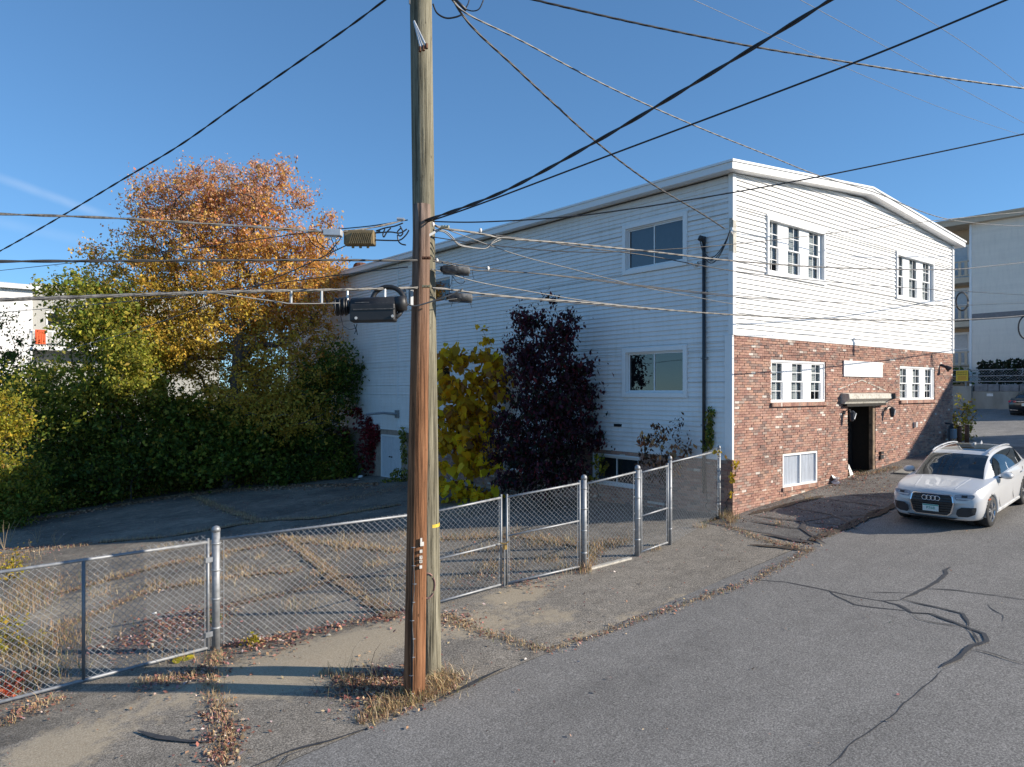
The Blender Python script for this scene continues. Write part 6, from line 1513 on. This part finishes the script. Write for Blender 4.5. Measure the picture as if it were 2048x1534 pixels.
    # wheels
    for wx in wheels:
        for s in (1, -1):
            yo = s*(dims['tw']); yi = s*(dims['tw']-.21)
            m = MB(); k = 36; prof = [(WR*.66, .0), (WR*.93, .0), (WR, .03), (WR, .18), (WR*.93, .21), (WR*.66, .21)]
            V = [(wx+r*math.cos(2*math.pi*a/k), yo-s*w_, dims['wz']+r*math.sin(2*math.pi*a/k)) for r, w_ in prof for a in range(k)]
            m.add(V, [(i*k+a, i*k+(a+1) % k, (i+1)*k+(a+1) % k, (i+1)*k+a) for i in range(5) for a in range(k)]); wo = m.build('wheel', TYRE, root, True); m.fix(wo)
            m = MB(); V = [(wx+r*math.cos(2*math.pi*a/k), yo-s*w_, dims['wz']+r*math.sin(2*math.pi*a/k)) for r, w_ in ((WR*.70, .004), (WR*.66, .0), (WR*.63, .02), (WR*.60, .10)) for a in range(k)]
            m.add(V, [(i*k+a, i*k+(a+1) % k, (i+1)*k+(a+1) % k, (i+1)*k+a) for i in range(3) for a in range(k)])
            for sp_ in range(5):
                for d_ in (-.13, .13):
                    a = 2*math.pi*sp_/5+.3; p0 = Vector((wx+.05*math.cos(a), yo-s*.012, dims['wz']+.05*math.sin(a))); p1 = Vector((wx+WR*.65*math.cos(a+d_), yo-s*.012, dims['wz']+WR*.65*math.sin(a+d_)))
                    m.bar(p0, p1, .032, .03, (0, 1, 0))
            m.tube([(wx, yo-s*.03, dims['wz']), (wx, yo-s*.0, dims['wz'])], .055, 14); m.build('rim', ALLOY, wo)
            m = MB(); m.tube([(wx, yo-s*.10, dims['wz']), (wx, yo-s*.12, dims['wz'])], WR*.62, 24); m.build('brake', DARKMET, wo)
            m = MB(); pr = [(WR+.055, .012), (WR+.035, .004), (WR+.02, -.03), (WR+.02, -.32)]
            def yat(x, z): return hm(x)*.995
            V = []
            K = 28
            for r, dy in pr:
                for a in range(K+1):
                    th = math.pi*(-.06+1.12*a/K); x = wx+r*math.cos(th); z = dims['wz']+r*math.sin(th)
                    yb = hm(x)*.992 if z < zm(x) else hm(x)*.992+(hs(x)-hm(x))*(z-zm(x))/max(zs(x)-zm(x), .01)*.5
                    V.append((nose(x, yb, z), s*(yb+dy), z))
            m.add(V, [(i*(K+1)+a, i*(K+1)+a+1, (i+1)*(K+1)+a+1, (i+1)*(K+1)+a) for i in range(3) for a in range(K)]); m.build('wheel_arch', dims.get('archmat', P), root, True)
            m = MB(); m.tube([(wx, s*.5, dims['wz']), (wx, s*.62, dims['wz'])], WR+.03, 20); m.build('arch_liner', INTER, root)
    m = MB(); m.box(.55, L-.5, -.72, .72, .20, .30); m.build('underbody', INTER, root)
    return root, dict(zs=zs, hs=hs, zc=zc, hm=hm, zm=zm, zb=zb, nose=nose, gt=gt, gw=gw, gtw=gtw)
WHITE = paint('white car paint', (.56, .56, .565)); BLACK = paint('black car paint', (.010, .010, .012))
L = 4.39
TS = {'zb': ([0, .12, .5, 3.8, 4.2, L], [.30, .24, .21, .22, .28, .36]), 'zs': ([0, .05, .25, .6, 1.15, 2, 3.2, 4.0, 4.25, L], [.62, .76, .87, .935, .985, 1.02, 1.06, 1.06, 1.0, .85]),
      'hs': ([0, .10, .35, .8, 1.5, 3.2, 3.9, 4.25, L], [.66, .73, .80, .845, .86, .85, .79, .72, .64]), 'zm': ([0, .5, 2, 4, L], [.55, .68, .72, .76, .70]), 'hm': ([0, .12, .45, .9, 2, 3.4, 4.0, 4.28, L], [.74, .82, .895, .915, .905, .915, .88, .80, .72]),
      'hb': ([0, .2, .8, 3.6, 4.2, L], [.66, .76, .86, .86, .78, .66]), 'zc': ([0, .06, .20, .5, 1.15, 2, 3.5, 4.2, L], [.66, .84, .925, .985, 1.07, 1.09, 1.10, 1.06, .88]),
      'gx': ([0, L], [0, L]), 'gz': ([1.02, 1.2, 1.5, 1.85, 2.15, 2.7, 3.3, 3.75, 4.05, 4.28], [1.02, 1.13, 1.31, 1.475, 1.545, 1.57, 1.54, 1.46, 1.29, 1.06]),
      'gw': ([1.02, 1.6, 3.0, 4.0, 4.28], [.76, .825, .835, .76, .70]), 'gtw': ([1.02, 1.5, 2.1, 3.2, 3.9, 4.28], [.70, .63, .60, .59, .58, .62])}
DS = dict(L=L, nr=.55, rr=.5, nd=.20, rd=.16, wr=.355, wz=.355, tw=.905, g0=1.02, g1=4.28, wsx=lambda y: 1.90, rsx=lambda y: 3.72, sunroof=(2.10, 3.15, .45), wsb=.06,
          sidewin=((1.50, 2.42, .30), (2.50, 3.32, .10), (3.38, 3.80, 0)))
car, S_ = build_car(TS, 'parked_car', 'white compact sport utility car parked at the road edge facing left', WHITE, (.86, 3.46), DS)
def front_x(y, z):                                # the nose surface at (y,z): search along x
    lo, hi = 0.0, .8
    for x in [i*.01 for i in range(90)]:
        hm_, hs_ = S_['hm'](x), S_['hs'](x); zc_, zb_ = S_['zc'](x), S_['zb'](x)
        if zb_-.02 <= z <= zc_ and abs(y) <= hm_: return S_['nose'](x, y, z)
    return .5
def patch(rows, mat, name, parent, off=.012, nc=14, mirror=False, th=0):
    for s in ((1, -1) if mirror else (1,)):
        m = MB(); V = []
        for z, ya, yb in rows:
            for k in range(nc+1):
                y = ya+(yb-ya)*k/nc; V.append((front_x(y, z)-off, s*y, z))
        nr = len(rows); m.add(V, [(i*(nc+1)+k, i*(nc+1)+k+1, (i+1)*(nc+1)+k+1, (i+1)*(nc+1)+k) for i in range(nr-1) for k in range(nc)])
        o = m.build(name, mat, parent); m.fix(o)
    return o
def interp_rows(pts_, n):                         # pts: (z, ya, yb)
    out = []
    for a, b in zip(pts_, pts_[1:]):
        for k in range(n): t = k/n; out.append(tuple(a[i]+(b[i]-a[i])*t for i in range(3)))
    return out+[pts_[-1]]
gr = interp_rows([(.36, -.30, .30), (.42, -.36, .36), (.62, -.41, .41), (.78, -.38, .38), (.815, -.34, .34)], 5)
patch(interp_rows([(.345, -.315, .315), (.41, -.385, .385), (.62, -.435, .435), (.79, -.40, .40), (.835, -.355, .355)], 5), CHROME, 'grille_frame', car, .012)
gro = patch(gr, BLACKPL, 'grille', car, .020)
for k in range(7):
    z = .44+k*.055; hw = .36+.04*min(1, (z-.42)/.2) if z < .62 else .40-.02*((z-.62)/.16)
    m = MB(); m.tube([(front_x(y, z)-.026, y, z) for y in [hw*(i/8-1)*1.0 for i in range(17)]], .009, 5); m.build('grille_bar', M('gloss black', (.012, .012, .013), .2), gro)
rz = .735; rx = front_x(0, rz)-.042                # four linked rings
for k in range(4):
    cy = (-1.5+k)*.082; m = MB(); m.tube([(rx, cy+.052*math.cos(t), rz+.052*math.sin(t)) for t in [2*math.pi*i/24 for i in range(25)]], .0085, 6, False); m.build('emblem_ring', CHROME, gro, True)
m = MB(); px_ = front_x(0, .5)-.045; m.box(px_, px_+.012, -.155, .155, .435, .59); pl_ = m.build('number_plate', PLATE, car)
text('P768', .085, PLATEG, pl_, (px_-.003, 0, .507), (0, -1, 0), (0, 0, 1), .001)
m = MB(); m.box(px_-.003, px_, -.15, .15, .56, .585); m.build('plate_strip', PLATEG, pl_)
patch(interp_rows([(.715, .47, .60), (.75, .44, .74), (.80, .43, .78), (.835, .44, .78), (.85, .55, .77)], 3), LAMPG, 'headlight', car, .010, 12, True)
patch(interp_rows([(.745, .47, .70), (.765, .46, .74)], 2), LIGHTMET, 'daytime_light', car, .016, 10, True)
patch(interp_rows([(.78, .56, .66), (.83, .56, .66)], 3), BLACKPL, 'lamp_core', car, .016, 6, True)
patch(interp_rows([(.345, .50, .66), (.40, .46, .78), (.50, .48, .80), (.56, .56, .80)], 4), BLACKPL, 'lower_intake', car, .010, 10, True)
patch(interp_rows([(.275, -.42, .42), (.315, -.50, .50)], 2), BLACKPL, 'air_dam', car, .012)
for s in (-1, 1):
    m = MB(); x0 = .60; m.box(x0, x0+.13, s*(S_['hm'](.66)+.006)-.012, s*(S_['hm'](.66)+.006)+.012, .66, .685); m.build('side_marker', AMBER, car)
    m = MB(); mx, my, mz = 1.62, s*1.0, 1.06                      # mirror
    V = []; 
    for i, (dx, ry, rz_) in enumerate(((-.10, .05, .035), (-.06, .105, .07), (.02, .125, .085), (.08, .12, .08), (.10, .10, .065))):
        for a in range(14): t = 2*math.pi*a/14; V.append((mx+dx, my+ry*math.cos(t), mz+rz_*math.sin(t)))
    m.add(V, [(i*14+a, i*14+(a+1) % 14, (i+1)*14+(a+1) % 14, (i+1)*14+a) for i in range(4) for a in range(14)]+[tuple(range(14)), tuple(56+a for a in range(14))]); mo = m.build('mirror', WHITE, car, True); m.fix(mo)
    m = MB(); m.bar((mx, s*.84, 1.01), (mx, s*.95, 1.02), .06, .03); m.build('mirror_arm', BLACKPL, mo)
    for hx_ in (2.28, 3.12):
        m = MB(); yh = S_['hm'](hx_)*.99+.02; m.bar((hx_, s*yh, .905), (hx_+.19, s*yh, .915), .03, .03); ho_ = m.build('door_handle', WHITE, car); bevel(ho_, .008, 2)
    for dx_ in (1.40, 2.46, 3.36):                                # door gaps
        m = MB(); P_ = []
        for z in (.36, .5, .65, .72, .85, .93, 1.0): 
            B_, Sx, Z_ = S_['zb'](dx_), S_['zs'](dx_), S_['zm'](dx_); y = S_['hm'](dx_)*(.994 if z < Z_ else .994-.03*(z-Z_)/(Sx-Z_)); P_.append((dx_+(.05 if z < .5 else 0), s*(y+.001), z))
        m.tube(P_, .005, 4); m.build('door_gap', INTER, car)
    m = MB(); rl = [(x, s*(S_['gtw'](x)*.95+.0), S_['gt'](x)+.012) for x in (1.95, 2.1, 2.5, 3.0, 3.4, 3.65)]; m.tube(rl, .018, 6); m.build('roof_rail', LIGHTMET, car)
    m = MB(); m.tube([(x, s*(S_['gw'](x)+.012), S_['zs'](x)+.012) for x in (1.5, 2, 2.6, 3.2, 3.8)], .007, 5); m.build('window_trim', CHROME, car)
    # bonnet creases and sill
    m = MB(); m.tube([(x, s*(.40+.12*(x-.3)), S_['zc'](x)-.004-.012*((.4+.12*(x-.3))/.8)**2) for x in (.25, .4, .6, .8, 1.0)], .006, 4); m.build('bonnet_crease', WHITE, car)
    m = MB(); m.bar((1.25, s*.872, .27), (3.08, s*.872, .27), .05, .07); bevel(m.build('sill', LIGHTMET, car), .01, 2)
m = MB(); m.box(2.98, 3.10, -.02, .02, 1.545, 1.60); m.add([(3.45, -.015, 1.50), (3.62, -.015, 1.50), (3.62, .015, 1.50), (3.45, .015, 1.50), (3.60, 0, 1.59)], [(0,1,4), (1,2,4), (2,3,4), (3,0,4)]); m.build('aerial_fin', WHITE, car)
m = MB(); m.tube([(1.30, -.25, 1.02), (1.33, -.1, 1.055), (1.35, .3, 1.06)], .01, 5); m.tube([(1.30, .35, 1.02), (1.33, .5, 1.05), (1.33, .65, 1.03)], .01, 5); m.build('wiper', BLACKPL, car)
m = MB(); m.tube([(1.72, .34+.18*math.cos(t), 1.02+.18*math.sin(t)) for t in [2*math.pi*i/20 for i in range(21)]], .018, 6, False); m.build('steering_wheel', INTER, car)
m = MB(); m.tube([(1.80, -.02, 1.30), (1.80, -.02, 1.18)], .004, 4); m.tube([(1.80, -.02, 1.20), (1.80, -.02, 1.14), (1.80, -.02, 1.10)], [.02, .04, .02], 8); m.build('mirror_charm', LIGHTMET, car)
# place: nose toward -x, tilted with the street
def place(o, x, y, slope_len=3, yaw=0, zs_=1):
    dz = (G(x+slope_len, y)-G(x, y))/slope_len; o.location = (x, y, G(x, y)+.002); o.rotation_euler = (0, -math.atan(dz), yaw); o.scale = (1, 1, zs_)
place(car, 1.38, -4.02, 3, R(2.5), .93)
# black saloon in the driveway, only its tail corner in view
L2 = 4.85
TB = {'zb': ([0, .3, 4.4, L2], [.26, .18, .20, .34]), 'zs': ([0, .2, .8, 1.5, 3.5, 4.5, L2], [.60, .78, .88, .93, .98, .97, .84]), 'hs': ([0, .3, 1, 3.8, 4.5, L2], [.60, .74, .82, .82, .76, .66]), 'zm': ([0, 2, L2], [.5, .62, .66]), 'hm': ([0, .3, 1, 3.8, 4.5, L2], [.70, .84, .92, .92, .86, .76]),
      'hb': ([0, .3, 4.4, L2], [.62, .82, .82, .66]), 'zc': ([0, .2, 1.4, 3.6, 4.5, L2], [.64, .82, .97, 1.0, 1.0, .88]), 'gx': ([0, L2], [0, L2]), 'gz': ([1.3, 1.6, 2.1, 2.6, 3.2, 3.8, 4.25], [.95, 1.12, 1.38, 1.45, 1.42, 1.24, 1.0]), 'gw': ([1.3, 2.4, 4.25], [.76, .80, .72]), 'gtw': ([1.3, 2.2, 3.4, 4.25], [.70, .58, .56, .62])}
DB = dict(L=L2, nr=.6, rr=.5, nd=.2, rd=.16, wr=.34, wz=.34, tw=.90, g0=1.3, g1=4.25, wsx=lambda y: 2.12, rsx=lambda y: 3.42, sidewin=((1.75, 2.65, .3), (2.72, 3.55, .1)), wsb=.06)
sed, S2 = build_car(TB, 'parked_car', 'black saloon parked nose toward the concrete retaining wall', BLACK, (.95, 3.85), DB)
for s in (-1, 1):
    m = MB(); m.add([(L2-.075, s*.42, .80), (L2-.20, s*.80, .80), (L2-.22, s*.78, .90), (L2-.085, s*.42, .89), (L2-.02, s*.42, .80), (L2-.155, s*.82, .80), (L2-.18, s*.80, .90), (L2-.03, s*.42, .89)], [(0,1,2,3), (4,7,6,5), (0,4,5,1), (2,6,7,3), (0,3,7,4), (1,5,6,2)]); o = m.build('tail_light', REDLAMP, sed); m.fix(o)
    m = MB(); m.tube([(L2-.02, s*.35, .40), (L2+.02, s*.70, .42)], .02, 6); m.build('exhaust_trim', CHROME, sed)
m = MB(); m.tube([(L2-.02, -.44, .85), (L2+.015, 0, .86), (L2-.02, .44, .85)], .013, 6); m.build('chrome_strip', CHROME, sed)
m = MB(); m.box(L2-.0, L2+.015, -.17, .17, .62, .76); m.build('number_plate', PLATE, sed)
# nose toward +x: turn half way round
tl = gp(2012, 831); sx, sy = tl.x+.45, tl.y-.92
sed.location = (sx+L2-.6, sy, G(sx+2, sy)+.002); sed.rotation_euler = (0, math.atan(.045), math.pi)
